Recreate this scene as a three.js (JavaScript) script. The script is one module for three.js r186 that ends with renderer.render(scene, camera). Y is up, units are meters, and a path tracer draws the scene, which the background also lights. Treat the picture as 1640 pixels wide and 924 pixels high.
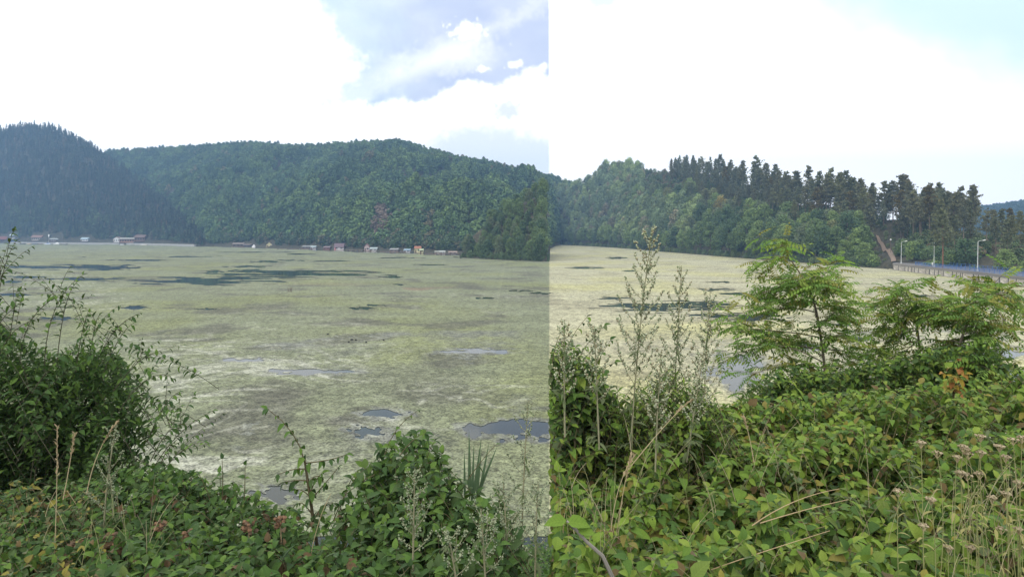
import * as THREE from 'three';
import { createNoise2D, createNoise3D } from 'simplex-noise';

// ---------------------------------------------------------------- random, noise, measures
let seed = 7;
function srand(s) { seed = s >>> 0; }
function R() { seed = (seed + 0x6D2B79F5) >>> 0; let t = seed; t = Math.imul(t ^ (t >>> 15), t | 1); t ^= t + Math.imul(t ^ (t >>> 7), t | 61); return ((t ^ (t >>> 14)) >>> 0) / 4294967296; }
const rr = (a, b) => a + (b - a) * R();
const pick = a => a[Math.floor(R() * a.length)];
const clamp = (x, a = 0, b = 1) => Math.min(b, Math.max(a, x));
const lerp = (a, b, t) => a + (b - a) * t;
const ss = (a, b, x) => { const t = clamp((x - a) / (b - a)); return t * t * (3 - 2 * t); };
const n2 = createNoise2D(R), n3 = createNoise3D(R);
const fbm = (x, y, o = 4) => { let s = 0, a = .5; for (let i = 0; i < o; i++) { s += a * n2(x, y); x = x * 2.03 + 17.1; y = y * 2.03 - 9.7; a *= .5; } return s; };
function table(pts) { // piecewise linear lookup
  return x => { if (x <= pts[0][0]) return pts[0][1]; for (let i = 1; i < pts.length; i++) if (x <= pts[i][0]) return lerp(pts[i - 1][1], pts[i][1], (x - pts[i - 1][0]) / (pts[i][0] - pts[i - 1][0])); return pts[pts.length - 1][1]; };
}
const V = (x, y, z) => new THREE.Vector3(x, y, z);
const UP = V(0, 1, 0);
// surveyed bearings: a bearing u (in 1/991 of the depth, 820 = straight ahead) and a depth give a place
const F = 991, CX = 820, HY = 375, EYE = 13;
const at = (u, y, d) => V((u - CX) / F * d, EYE + (HY - y) / F * d, -d);
const bearing = p => CX + F * p.x / -p.z;
const waterDepth = y => F * EYE / (y - HY);

// ---------------------------------------------------------------- camera, sky, sun, exposure
const scene = new THREE.Scene();
const camera = new THREE.PerspectiveCamera(2 * Math.atan(462 / F) * 180 / Math.PI, 1640 / 924, 0.1, 9000);
camera.position.set(0, EYE, 0); camera.lookAt(0, EYE, -1);
camera.setViewOffset(1640, 924, 0, 87, 1640, 924);
scene.add(camera);
const renderer = new THREE.WebGLRenderer();
renderer.toneMapping = THREE.LinearToneMapping;
renderer.toneMappingExposure = 1.14;
renderer.shadowMap.enabled = true;

const SEAM = 879.3;          // the bearing of the join; sky and painted algae brightness step here
(function makeSky() {
  const W = 4096, Hh = 2048, data = new Float32Array(W * Hh * 4);
  const WHITE = [1.5, 1.48, 1.44];
  const edgeL = table([[-400, 440], [0, 488], [60, 512], [105, 556], [125, 548], [165, 505]]);
  const edgeB = table([[480, 170], [545, 169], [600, 167], [690, 160], [712, 147], [735, 132], [752, 134], [770, 138], [805, 137], [822, 122], [848, 113], [879, 122]]);
  const edgeC = table([[640, 232], [700, 208], [760, 196], [820, 203], [879, 210]]);
  const blob = (u, y, a, b, ru, ry, s) => { const n = 1 + s * .9 * fbm(u * .05, y * .05, 3); return clamp(1.6 - Math.hypot((u - a) / ru, (y - b) / ry) * 1.3 * n); };
  for (let j = 0; j < Hh; j++) {
    const el = ((j + .5) / Hh - .5) * Math.PI, ce = Math.cos(el), se = Math.sin(el);
    for (let i = 0; i < W; i++) {
      const k = (j * W + i) * 4; data[k + 3] = 1;
      if (el < -.01) { data[k] = .45; data[k + 1] = .47; data[k + 2] = .44; continue; }
      const az = ((i + .5) / W - .5) * 2 * Math.PI, dx = ce * Math.cos(az), dz = ce * Math.sin(az), dy = se;
      let c = WHITE, blue = 0, tint = [.55, .65, .96];
      // open sky, broken bright cloud
      const n = fbm3(dx * 2.1, dy * 2.6, dz * 2.1);
      let g = ss(.12, .5, n) * .8;
      let front = 0;
      if (dz < -.35 && el < 1.0) {
        const u = CX + F * dx / -dz, y = HY - F * dy / -dz;
        front = ss(-260, -40, u) * (1 - ss(1680, 1900, u)) * ss(-330, -60, y);
        if (front > 0) {
          let b = 0, tt = tint;
          if (u < SEAM) {
            const w = 16 * fbm(u * .02, y * .02, 3) + 7 * fbm(u * .08, y * .08, 2);
            const inA = ss(-12, 50, u - edgeL(y) + w * 1.8) * ss(-5, 9, edgeB(u) - y + w * .6);
            const t = ss(530, 720, u + w * 2);
            tt = [lerp(.78, .63, t), lerp(.92, .71, t), lerp(.99, .93, t)];
            let A = inA * (.97 + .12 * fbm(u * .006, y * .012, 3));
            A *= 1 - .85 * blob(u, y, 750, 50, 24, 15, 1) - .2 * blob(u, y, 740, 75, 55, 26, .6);
            A *= 1 - .8 * blob(u, y, 772, 110, 9, 6, 1); A *= 1 - .8 * blob(u, y, 826, 103, 14, 7, 1); A *= 1 - .7 * blob(u, y, 870, 107, 8, 6, 1);
            A *= 1 - .34 * ss(34, 0, Math.abs(y - lerp(112, 88, (u - 590) / 210) - w)) * ss(580, 640, u) * ss(840, 740, u);
            A *= 1 - .25 * ss(30, 0, Math.abs((y - 10) + (u - 860) * .5 + w));
            const C = ss(-8, 22, y - edgeC(u) + w * .8) * ss(640, 720, u) * .62;
            const D = .6 * blob(u, y, 812, 176, 26, 13, 1) + .35 * blob(u, y, 758, 146, 9, 9, 1);
            b = Math.max(A, C, D);
            if (C > A) tt = [.72, .82, 1.0];
          } else {
            const w = 22 * fbm(u * .008, y * .012, 3);
            b = .95 * ss(-60, 120, (u - 1130) * .34 - y + w) * ss(1080, 1400, u + w);
            b = Math.max(b, .75 * blob(u, y, 965, -6, 46, 26, .5));
            tt = [.76, .98, 1.05];
            b *= lerp(1, .75, ss(40, 190, y));
          }
          c = [lerp(WHITE[0], tt[0], b), lerp(WHITE[1], tt[1], b), lerp(WHITE[2], tt[2], b)];
        }
      }
      for (let q = 0; q < 3; q++) data[k + q] = lerp(lerp(WHITE[q], tint[q], g), c[q], front);
    }
  }
  function fbm3(x, y, z) { return .55 * n3(x, y, z) + .28 * n3(x * 2.1 + 5, y * 2.1, z * 2.1) + .14 * n3(x * 4.3, y * 4.3 + 9, z * 4.3); }
  const t = new THREE.DataTexture(data, W, Hh, THREE.RGBAFormat, THREE.FloatType);
  t.mapping = THREE.EquirectangularReflectionMapping; t.magFilter = THREE.LinearFilter; t.minFilter = THREE.LinearFilter; t.needsUpdate = true;
  scene.background = t; scene.environment = t;
})();
const sun = new THREE.DirectionalLight(new THREE.Color().setRGB(1, .95, .86), 1.5);
sun.position.set(-80, 180, 105); sun.target.position.set(0, 0, -60); sun.castShadow = true; sun.shadow.radius = 40;
sun.shadow.mapSize.set(2048, 2048); Object.assign(sun.shadow.camera, { left: -500, right: 500, top: 500, bottom: -500, near: 1, far: 1500 });
scene.add(sun, sun.target);
scene.fog = new THREE.FogExp2(new THREE.Color().setRGB(.35, .62, 1.0), 0.00035);

// ---------------------------------------------------------------- helpers for building
const used = {};
function numbered(n) { used[n] = (used[n] ?? -1) + 1; return used[n] ? n + '_' + String(used[n]).padStart(3, '0') : n; }
function tag(o, label, category, group) { o.userData.label = label; o.userData.category = category; if (group) o.userData.group = group; return o; }
function shadows(m) { m.castShadow = m.receiveShadow = true; return m; }
function thing(name, label, category, pos = [0, 0, 0], turn = 0, group) {
  const o = new THREE.Group(); o.name = numbered(name); o.position.set(...pos); o.rotation.y = turn; scene.add(o); return tag(o, label, category, group);
}
function part(name, geo, mat, parent) { const m = shadows(new THREE.Mesh(geo, mat)); m.name = name; parent.add(m); return m; }
function structure(name, geo, mat) { const m = part(numbered(name), geo, mat, scene); m.userData.kind = 'structure'; return m; }
class Acc { // gathers triangles into one geometry
  constructor() { this.p = []; this.n = []; this.t = []; this.c = []; this.i = []; }
  add(geo, M, col = [1, 1, 1]) {
    const P = geo.attributes.position.array, N = geo.attributes.normal.array, T = geo.attributes.uv ? geo.attributes.uv.array : null, e = M ? M.elements : null, b = this.p.length / 3, cnt = P.length / 3;
    for (let k = 0; k < cnt; k++) {
      const x = P[3 * k], y = P[3 * k + 1], z = P[3 * k + 2], a = N[3 * k], bb = N[3 * k + 1], c = N[3 * k + 2];
      if (e) {
        this.p.push(e[0] * x + e[4] * y + e[8] * z + e[12], e[1] * x + e[5] * y + e[9] * z + e[13], e[2] * x + e[6] * y + e[10] * z + e[14]);
        let u = e[0] * a + e[4] * bb + e[8] * c, v = e[1] * a + e[5] * bb + e[9] * c, w = e[2] * a + e[6] * bb + e[10] * c; const l = Math.hypot(u, v, w) || 1;
        this.n.push(u / l, v / l, w / l);
      } else { this.p.push(x, y, z); this.n.push(a, bb, c); }
      this.t.push(T ? T[2 * k] : 0, T ? T[2 * k + 1] : 0); this.c.push(col[0], col[1], col[2]);
    }
    if (geo.index) { const I = geo.index.array; for (let k = 0; k < I.length; k++) this.i.push(I[k] + b); } else for (let k = 0; k < cnt; k++) this.i.push(k + b);
    return this;
  }
  quad(a, b, c, d, col, nrm) { // flat face, corners in order
    const k = this.p.length / 3; this.p.push(a.x, a.y, a.z, b.x, b.y, b.z, c.x, c.y, c.z, d.x, d.y, d.z);
    for (let q = 0; q < 4; q++) { this.n.push(nrm.x, nrm.y, nrm.z); this.c.push(...col); } this.t.push(0, 0, 1, 0, 1, 1, 0, 1); this.i.push(k, k + 1, k + 2, k, k + 2, k + 3);
  }
  tube(pts, r0, r1, sides = 5, col = [1, 1, 1]) {
    const b = this.p.length / 3, n = pts.length; let ref = V(.31, .1, .95), dist = 0;
    for (let i = 0; i < n; i++) {
      const T = pts[Math.min(n - 1, i + 1)].clone().sub(pts[Math.max(0, i - 1)]).normalize(), A = ref.clone().addScaledVector(T, -ref.dot(T)).normalize(), B = T.clone().cross(A); ref = A;
      if (i) dist += pts[i].distanceTo(pts[i - 1]);
      const r = lerp(r0, r1, i / (n - 1));
      for (let s = 0; s <= sides; s++) {
        const a = s / sides * 2 * Math.PI, x = Math.cos(a), y = Math.sin(a), d = V(A.x * x + B.x * y, A.y * x + B.y * y, A.z * x + B.z * y);
        this.p.push(pts[i].x + d.x * r, pts[i].y + d.y * r, pts[i].z + d.z * r); this.n.push(d.x, d.y, d.z); this.t.push(s / sides, dist); this.c.push(...col);
      }
    }
    const w = sides + 1;
    for (let i = 0; i < n - 1; i++) for (let s = 0; s < sides; s++) { const q = b + i * w + s; this.i.push(q, q + 1, q + w, q + 1, q + w + 1, q + w); }
    return this;
  }
  geo() {
    const g = new THREE.BufferGeometry(), f = (a, s) => new THREE.BufferAttribute(new Float32Array(a), s);
    g.setAttribute('position', f(this.p, 3)); g.setAttribute('normal', f(this.n, 3)); g.setAttribute('uv', f(this.t, 2)); g.setAttribute('color', f(this.c, 3)); g.setIndex(this.i); return g;
  }
}
const box = (w, h, d, x = 0, y = 0, z = 0) => new THREE.BoxGeometry(w, h, d).translate(x, y, z);
function bez(a, c, b, n) { const o = []; for (let i = 0; i <= n; i++) { const t = i / n, s = 1 - t; o.push(V(s * s * a.x + 2 * s * t * c.x + t * t * b.x, s * s * a.y + 2 * s * t * c.y + t * t * b.y, s * s * a.z + 2 * s * t * c.z + t * t * b.z)); } return o; }

// ---------------------------------------------------------------- textures and materials
function tileNoise(size, f0, octs, seedv) { // periodic value noise 0..1
  srand(seedv); const out = new Float32Array(size * size); let amp = 1, tot = 0;
  for (let o = 0; o < octs; o++) {
    const f = f0 << o, L = new Float32Array(f * f).map(() => R());
    for (let y = 0; y < size; y++) { const fy = y / size * f, y0 = Math.floor(fy), ty = fy - y0, sy = ty * ty * (3 - 2 * ty), a = y0 % f * f, b = (y0 + 1) % f * f;
      for (let x = 0; x < size; x++) { const fx = x / size * f, x0 = Math.floor(fx), tx = fx - x0, sx = tx * tx * (3 - 2 * tx), q = x0 % f, w = (x0 + 1) % f;
        out[y * size + x] += amp * lerp(lerp(L[a + q], L[a + w], sx), lerp(L[b + q], L[b + w], sx), sy); } }
    tot += amp; amp *= .62;
  }
  return out.map(v => v / tot);
}
function tex(size, fn, rep = true, h = size) {
  const d = new Uint8Array(size * h * 4);
  for (let y = 0; y < h; y++) for (let x = 0; x < size; x++) { const c = fn(x, y), k = (y * size + x) * 4; d[k] = clamp(c[0]) * 255; d[k + 1] = clamp(c[1]) * 255; d[k + 2] = clamp(c[2]) * 255; d[k + 3] = 255; }
  const t = new THREE.DataTexture(d, size, h); t.magFilter = THREE.LinearFilter; t.minFilter = THREE.LinearMipmapLinearFilter; t.generateMipmaps = true; if (rep) t.wrapS = t.wrapT = THREE.RepeatWrapping; t.colorSpace = THREE.SRGBColorSpace; t.needsUpdate = true; return t;
}
const grainA = tileNoise(256, 4, 6, 11), grainB = tileNoise(256, 16, 4, 23);
const grainTex = (lo, hi, rx, ry) => { const t = tex(256, (x, y) => { const v = lerp(lo, hi, clamp((grainA[y * 256 + x] * .6 + grainB[y * 256 + x] * .4 - .25) * 2)); return [v, v, v]; }); t.repeat.set(rx, ry); return t; };
const C = (r, g, b) => new THREE.Color().setRGB(r, g, b);
const M = (r, g, b, o = {}) => new THREE.MeshStandardMaterial({ color: C(r, g, b), roughness: .9, ...o });
const leafMap = tex(128, (x, y) => {
  const u = Math.abs(x / 127 - .5) * 2, v = y / 127; let t = .9 + .12 * (grainA[(y * 2 & 255) * 256 + (x * 2 & 255)] - .5);
  const vein = Math.abs(((v * 7 - u * 1.7) % 1 + 1) % 1 - .5); t -= .10 * ss(.36, .5, vein) * (1 - u * .5); const mid = ss(.07, .02, u);
  return [t + .08 * mid, t + .06 * mid, t - .02 + .08 * mid];
}, false);
const leafMat = (c, o = {}) => new THREE.MeshPhysicalMaterial({ color: C(...c), map: leafMap, roughness: .95, transmission: .28, thickness: 0, clearcoat: .07, clearcoatRoughness: .4, specularIntensity: .4, side: THREE.DoubleSide, ...o });
const leafMixed = new THREE.MeshPhysicalMaterial({ vertexColors: true, map: leafMap, roughness: .95, transmission: .28, thickness: 0, clearcoat: .07, clearcoatRoughness: .4, specularIntensity: .4, side: THREE.DoubleSide });
const stemMixed = new THREE.MeshStandardMaterial({ vertexColors: true, roughness: .85 });
const leafMats = {};
const matFor = c => leafMats[c.join()] ??= leafMat(c);
const crownMat = (c) => new THREE.MeshPhysicalMaterial({ vertexColors: true, color: C(...c), roughness: 1, transmission: .42, thickness: 0, specularIntensity: .25, side: THREE.DoubleSide });
const barkTex = grainTex(.55, 1, 2, .3);
const barkGrey = M(.30, .23, .18, { map: barkTex }), barkRed = M(.40, .20, .12, { map: barkTex }), barkPale = M(.42, .33, .26, { map: barkTex });
const soil = M(.07, .055, .035, { map: grainTex(.5, 1, 60, 60), roughness: 1 });
const litter = M(.035, .045, .022, { map: grainTex(.4, 1, 30, 30), roughness: 1 });

// ================================================================ THE SETTING
// ---- lake water and the algae that float on it
const shoreY = table([[-500, 386.5], [0, 389], [100, 390.4], [200, 391.2], [300, 393.6], [340, 394.2], [440, 396.6], [560, 401], [700, 405.4], [737, 406.6], [738, 412.6], [760, 413.6], [800, 416], [840, 417.4], [879, 419], [879.4, 391.2], [940, 394], [1000, 397.6], [1060, 403], [1100, 406], [1160, 411], [1240, 417], [1330, 424], [1420, 430.2], [1433, 432.3], [1500, 440.4], [1560, 448], [1640, 460], [1760, 486], [2100, 560]]);
const shoreDepth = u => waterDepth(shoreY(u));
const waterBump = grainTex(.4, .6, 900, 900);
structure('lake_water', new THREE.CircleGeometry(1500, 96).rotateX(-Math.PI / 2).translate(0, 0, -250), new THREE.MeshPhysicalMaterial({ color: C(.022, .03, .024), roughness: .045, ior: 1.333, bumpMap: waterBump, bumpScale: .004 }));

// dark or bright openings in the algae: bearing, row, half width, half height
const openings = [[130, 428, 68, 4], [50, 427.5, 46, 2.2], [187, 429, 24, 2.8], [335, 449.5, 96, 6], [480, 438.3, 104, 5.2], [395, 434, 26, 2.5], [140, 447, 58, 2.6], [18, 472, 34, 2.4], [342, 435.5, 15, 1.8], [398, 427, 30, 1.5], [428, 419, 26, 1.3], [22, 451.5, 17, 2], [40, 444, 34, 1.6], [627, 443.6, 19, 2], [835, 466, 17, 1.1], [868, 470, 18, 1.6], [776, 478, 14, 1.4], [595, 489, 17, 1.2], [331, 495, 16, 1.3], [230, 417, 40, 1], [300, 411, 50, .8], [520, 418, 30, .9], [640, 413, 40, .8], [410, 404, 60, .7], [690, 424, 30, 1], [640, 456, 9, 1], [575, 494, 20, 2.2],
  [480, 407, 26, .8], [465, 417, 22, 1], [400, 480.5, 0, 0],
  [764, 563, 48, 5], [494, 595.5, 62, 5], [392, 577, 40, 3.4], [820, 687, 76, 17], [612, 664, 32, 8], [440, 793, 34, 13], [585, 692, 26, 9], [640, 612, 0, 0], [215, 493, 20, 3], [90, 510, 26, 3],
  [1065, 491, 84, 7.5], [1135, 488, 36, 6], [1205, 508, 42, 7], [1140, 505, 34, 4], [980, 478, 28, 2.4], [989, 413, 14, 1.6], [938, 429, 28, 1.6], [1010, 434, 15, 1.2], [1145, 464, 24, 2], [1150, 452, 20, 1.4], [1230, 481, 22, 3.6], [1218, 437.5, 7, 1], [1397, 490.5, 17, 3.2], [1356, 518, 20, 5], [1250, 462, 24, 1.3], [1180, 470, 30, 2], [1178, 598, 42, 26], [1382, 543, 15, 3.5], [1632, 478, 14, 3.5], [1618, 607, 26, 16], [1610, 568, 34, 7], [1330, 470, 24, 1.4], [1470, 474, 30, 1.5], [1540, 500, 22, 2.4], [1320, 628, 30, 10], [1540, 556, 14, 4], [1300, 556, 16, 5], [955, 653, 12, 5]].filter(a => a[2] > 0);
(function algae() {
  const us = []; for (let u = -320; u <= 1960; u += (u < -20 || u > 1660 ? 7 : 2.35)) us.push(u);
  const ys = []; for (let y = 385.5; y < 860;) { ys.push(y); y += y < 400 ? .35 : y < 450 ? .55 : y < 520 ? .85 : 1.35; }
  const nu = us.length, ny = ys.length, px = new Float32Array(nu * ny), pz = new Float32Array(nu * ny), fld = new Float32Array(nu * ny), col = new Float32Array(nu * ny * 3);
  const soft = [[576, 497, 34, 6, .5], [478, 502, 60, 6, .4], [315, 544, 48, 3.5, .8], [620, 664, 60, 15, .5], [580, 690, 60, 22, .5], [690, 605, 90, 22, .3], [440, 640, 60, 10, .45], [760, 640, 130, 18, .3], [380, 720, 60, 10, .5], [850, 480, 70, 12, .35], [700, 460, 80, 6, .4], [1300, 445, 40, 5, .4], [560, 600, 80, 22, .3], [700, 630, 110, 26, .3]];
  const pale = [[400, 572, 60, 4, .9], [470, 583, 50, 4, .6], [500, 600, 70, 5, .5], [300, 560, 50, 3, .7], [260, 570, 40, 5, .8], [280, 620, 50, 5, .6], [370, 690, 14, 6, 1.1], [410, 760, 34, 6, 1.2], [270, 690, 24, 14, .7], [350, 628, 20, 2.5, .8], [665, 573, 9, 4, .9], [845, 640, 40, 2, .7], [800, 606, 40, 2, .5], [300, 700, 40, 10, .5], [380, 735, 30, 4, .7], [470, 520, 30, 2, .5], [240, 510, 40, 3, .4], [110, 500, 60, 6, .5], [320, 512, 0, 0, 0], [90, 430, 90, 6, .45], [80, 450, 90, 10, .35], [120, 400, 190, 5, .5], [985, 655, 22, 9, 1.1], [560, 553, 50, 3, .4], [250, 620, 16, 8, .8]].filter(a => a[2] > 0);
  const drifts = [[330, 600, 160, 80, 1], [430, 580, 170, 34, 1], [300, 700, 150, 80, .9], [520, 605, 120, 24, .8], [770, 640, 150, 36, .9], [620, 570, 130, 40, .5], [110, 475, 150, 40, .8], [480, 520, 180, 40, .35], [250, 545, 120, 30, .8], [980, 650, 60, 40, 1], [930, 460, 70, 24, .3], [640, 660, 160, 40, .4], [560, 720, 160, 60, .35], [1560, 560, 120, 40, .6]];
  const red = [[672, 463.5, 24, 3, 1], [700, 461, 40, 3, .4], [520, 455, 90, 3, .25], [1130, 498, 14, 4, .4], [1290, 440, 30, 3, .3]];
  const hit = (list, u, y, w) => { let s = 0; for (const a of list) { const q = 1 - Math.hypot((u - a[0] + w * a[2] * .6) / a[2], (y - a[1] + w * a[3] * .7) / a[3]); if (q > 0) s += Math.min(1, q * 2) * (a[4] ?? 1); } return s; };
  for (let j = 0; j < ny; j++) for (let i = 0; i < nu; i++) {
    const k = j * nu + i, u = us[i], y = ys[j], d = waterDepth(y), x = (u - CX) / F * d, z = -d; px[k] = x; pz[k] = z;
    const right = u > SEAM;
    const big = fbm(x * .012 + 40, z * .012, 4), mid = fbm(x * .06, z * .06 + 70, 4), fine = fbm(x * .35, z * .35, 4), tiny = n2(x * 1.7, z * 1.7), warp = fbm(x * .045 + 9, z * .03, 4);
    // how much algae lies here (negative: open water)
    let f = .62 + .5 * big + .35 * mid + .18 * fine;
    const zone = right ? .05 : .12 * ss(470, 425, y) * ss(420, 120, u);
    f -= zone + .03;
    for (const o of openings) { if (Math.abs(u - o[0]) > o[2] * 1.9 || Math.abs(y - o[1]) > o[3] * 2.4) continue; const a = (u - o[0]) / o[2], b = (y - o[1]) / o[3], q = Math.hypot(a, b) + (y > 530 ? 1 * fbm(a * .9 + o[0], b * .7 + o[1], 2) + .3 * fbm(a * 3 + o[0], b * 1.3 - o[1], 2) : 1.5 * fbm(a * .8 + o[0], b * 1.8 + o[1], 2) + .4 * fbm(a * 3 + o[0], b * 3.2 - o[1], 2)) + .1; f = Math.min(f, (q - 1) * .9 + (y > 530 ? .12 * n2(x * .7, z * .5) + .05 * tiny : 0)); }
    const sd = shoreDepth(u), toShore = sd - d; if (!(u > 1425)) f = Math.min(f, (toShore - (u < 738 ? 38 + 30 * fbm(x * .03, 3) : 1.5)) * .05);
    fld[k] = f;
    // algae colour; the brighter exposure right of SEAM is painted into it
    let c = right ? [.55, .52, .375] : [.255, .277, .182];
    const yel = ss(-.15, .45, fbm(x * .02 + 5, z * .02 - 30, 3)), near = ss(470, 640, y);
    c = [c[0] * (1 + .03 * yel), c[1] * (1 + .03 * yel), c[2] * (1 - .20 * yel)];
    const dapple = 1 + (.12 + .12 * near) * fine + .14 * mid + .12 * near * tiny + .10 * n2(x * .013 + 7, z * .11); for (let q = 0; q < 3; q++) c[q] *= dapple;
    // thin, drowned growth is darker and greyer; sky reflection painted into near pool rims
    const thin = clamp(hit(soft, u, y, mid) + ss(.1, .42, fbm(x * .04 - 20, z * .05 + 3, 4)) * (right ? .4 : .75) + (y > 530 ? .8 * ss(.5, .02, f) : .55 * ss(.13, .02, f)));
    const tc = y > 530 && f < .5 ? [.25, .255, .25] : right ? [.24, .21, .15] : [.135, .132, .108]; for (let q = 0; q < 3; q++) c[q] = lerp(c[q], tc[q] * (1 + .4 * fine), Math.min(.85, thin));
    // dried crust and froth: pale stringy drifts
    const wx = x + 5 * n2(x * .06, z * .06 + 50), wz = z + 4 * n2(x * .05 + 80, z * .05), ridge = 1 - Math.abs(fbm(wx * .045 + 60, wz * .085, 3)) * (14 - 4 * near), ridge2 = 1 - Math.abs(fbm(wx * .11 - 20, wz * .16 + 33, 3)) * 10;
    const zoneS = clamp(hit(drifts, u, y, warp)) * .75 + .18 * ss(0, .3, n2(x * .012 + 90, z * .012));
    const streak = (clamp(ridge * 1.5) + .7 * clamp(ridge2 * 1.4)) * zoneS * (1.05 + .8 * fine);
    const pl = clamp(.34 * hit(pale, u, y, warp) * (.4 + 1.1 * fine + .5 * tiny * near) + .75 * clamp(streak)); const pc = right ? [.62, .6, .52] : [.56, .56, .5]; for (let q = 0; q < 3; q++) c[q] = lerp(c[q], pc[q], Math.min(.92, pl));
    const rd = Math.min(.75, hit(red, u, y, mid)); const rc = [.30, .22, .16]; for (let q = 0; q < 3; q++) c[q] = lerp(c[q], rc[q], rd);
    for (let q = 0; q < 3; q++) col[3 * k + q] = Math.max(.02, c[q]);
  }
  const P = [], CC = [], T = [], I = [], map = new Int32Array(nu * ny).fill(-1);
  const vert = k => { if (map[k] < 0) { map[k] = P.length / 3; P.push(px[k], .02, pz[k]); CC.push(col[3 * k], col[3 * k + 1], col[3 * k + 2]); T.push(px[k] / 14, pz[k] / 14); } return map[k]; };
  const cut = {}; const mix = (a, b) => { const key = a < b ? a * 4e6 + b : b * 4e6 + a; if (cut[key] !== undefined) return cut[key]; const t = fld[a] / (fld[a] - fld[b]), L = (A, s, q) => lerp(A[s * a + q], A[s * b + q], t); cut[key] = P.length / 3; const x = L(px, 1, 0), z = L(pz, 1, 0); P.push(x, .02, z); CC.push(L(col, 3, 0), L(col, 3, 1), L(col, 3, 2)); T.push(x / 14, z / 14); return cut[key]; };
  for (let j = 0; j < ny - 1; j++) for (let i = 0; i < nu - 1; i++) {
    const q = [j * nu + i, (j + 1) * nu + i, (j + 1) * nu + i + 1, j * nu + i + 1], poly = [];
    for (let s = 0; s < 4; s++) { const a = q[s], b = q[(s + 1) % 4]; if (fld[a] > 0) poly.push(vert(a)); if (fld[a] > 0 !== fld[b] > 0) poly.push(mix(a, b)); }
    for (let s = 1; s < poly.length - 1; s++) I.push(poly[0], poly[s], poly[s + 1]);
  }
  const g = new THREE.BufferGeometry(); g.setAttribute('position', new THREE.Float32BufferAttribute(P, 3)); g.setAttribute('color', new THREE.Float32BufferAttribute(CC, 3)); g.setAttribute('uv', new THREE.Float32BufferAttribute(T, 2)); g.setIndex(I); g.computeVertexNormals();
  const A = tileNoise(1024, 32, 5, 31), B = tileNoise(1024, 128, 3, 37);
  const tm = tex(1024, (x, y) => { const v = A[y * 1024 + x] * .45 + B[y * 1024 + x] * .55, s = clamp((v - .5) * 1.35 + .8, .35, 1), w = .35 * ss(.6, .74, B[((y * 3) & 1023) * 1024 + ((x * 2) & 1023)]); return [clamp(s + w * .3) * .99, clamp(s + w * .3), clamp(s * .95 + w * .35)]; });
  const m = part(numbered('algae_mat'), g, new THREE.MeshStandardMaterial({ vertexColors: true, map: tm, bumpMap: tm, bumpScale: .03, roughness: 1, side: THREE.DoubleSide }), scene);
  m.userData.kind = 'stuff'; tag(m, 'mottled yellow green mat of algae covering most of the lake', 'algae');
})();

// ---- hills: shore and crest by bearing, with a rolling slope between
function makeHill(name, mat, u0, u1, shore, crestD, crestTop, treeH, { bump = 16, back = 1.6, du = 14, shape = t => t, flat = () => 0 } = {}) {
  const h = (u, d) => {
    const a = shore(u), b = crestD(u), top = EYE + (HY - crestTop(u)) / F * b - treeH, t = (d - a) / (b - a), x = (u - CX) / F * d;
    if (t < 0) return -1.5 + t * 30;
    const nz = bump * (fbm(x * .006 + 3, d * .006, 3) * 1.3 + .5 * fbm(x * .02, d * .02 + 8, 3));
    if (t <= 1) return (flat(u, d) || .4) + (top - .4) * shape(t) + nz * Math.sin(Math.PI * t);
    return top - (top * .9) * Math.pow((t - 1) / (back - 1), 1.4);
  };
  const nu = Math.ceil((u1 - u0) / du), nt = 44, P = [], T = [], I = [];
  for (let j = 0; j <= nt; j++) for (let i = 0; i <= nu; i++) { const u = u0 + (u1 - u0) * i / nu, t = -.03 + (back + .03) * j / nt, d = lerp(shore(u), crestD(u), t), x = (u - CX) / F * d; P.push(x, h(u, d), -d); T.push(x / 10, d / 10); if (i < nu && j < nt) { const q = j * (nu + 1) + i; I.push(q, q + 1, q + nu + 1, q + 1, q + nu + 2, q + nu + 1); } }
  const g = new THREE.BufferGeometry(); g.setAttribute('position', new THREE.Float32BufferAttribute(P, 3)); g.setAttribute('uv', new THREE.Float32BufferAttribute(T, 2)); g.setIndex(I); g.computeVertexNormals();
  structure(name, g, mat); return h;
}
const litterFar = M(.09, .095, .05, { roughness: 1 }), litterDS = M(.115, .105, .06, { map: grainTex(.4, 1, 1, 1), roughness: 1, side: THREE.DoubleSide });
const crest1 = table([[-420, 205], [-100, 202], [0, 199], [40, 196], [78, 195], [110, 209], [135, 222], [165, 240], [200, 265], [260, 312], [300, 346], [330, 389]]);
const crestD1 = table([[-420, 1300], [0, 1200], [75, 1150], [110, 1110], [165, 1050], [200, 1000], [260, 890], [300, 800], [330, 720]]);
const shore1 = table([[-420, 960], [0, 920], [100, 840], [200, 800], [300, 695], [330, 680]]);
const hill1 = makeHill('pine_covered_hill', litterDS, -420, 330, shore1, crestD1, crest1, 13, { bump: 14 });
const crest2 = table([[120, 245], [180, 238], [240, 234], [300, 231], [400, 224], [480, 229], [560, 225], [620, 221], [650, 223], [700, 238], [760, 252], [820, 266], [879, 277], [930, 291], [985, 303], [1030, 320]]);
const crestD2 = table([[120, 1290], [320, 1150], [400, 1100], [650, 950], [760, 880], [879, 900], [930, 980], [1030, 1100]]);
const shore2 = table([[120, 1050], [250, 850], [322, 705], [340, 668], [440, 596], [560, 495], [700, 424], [740, 404], [860, 420], [879, 520], [900, 830], [1030, 950]]);
const hill2 = makeHill('wooded_hill', litterDS, 120, 1030, shore2, crestD2, crest2, 12, { bump: 26, shape: t => Math.pow(t, .92) });
const shoreP = u => waterDepth(table([[725, 411.8], [738, 412.6], [760, 413.6], [800, 416], [840, 417.4], [881, 419.2]])(u));
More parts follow.
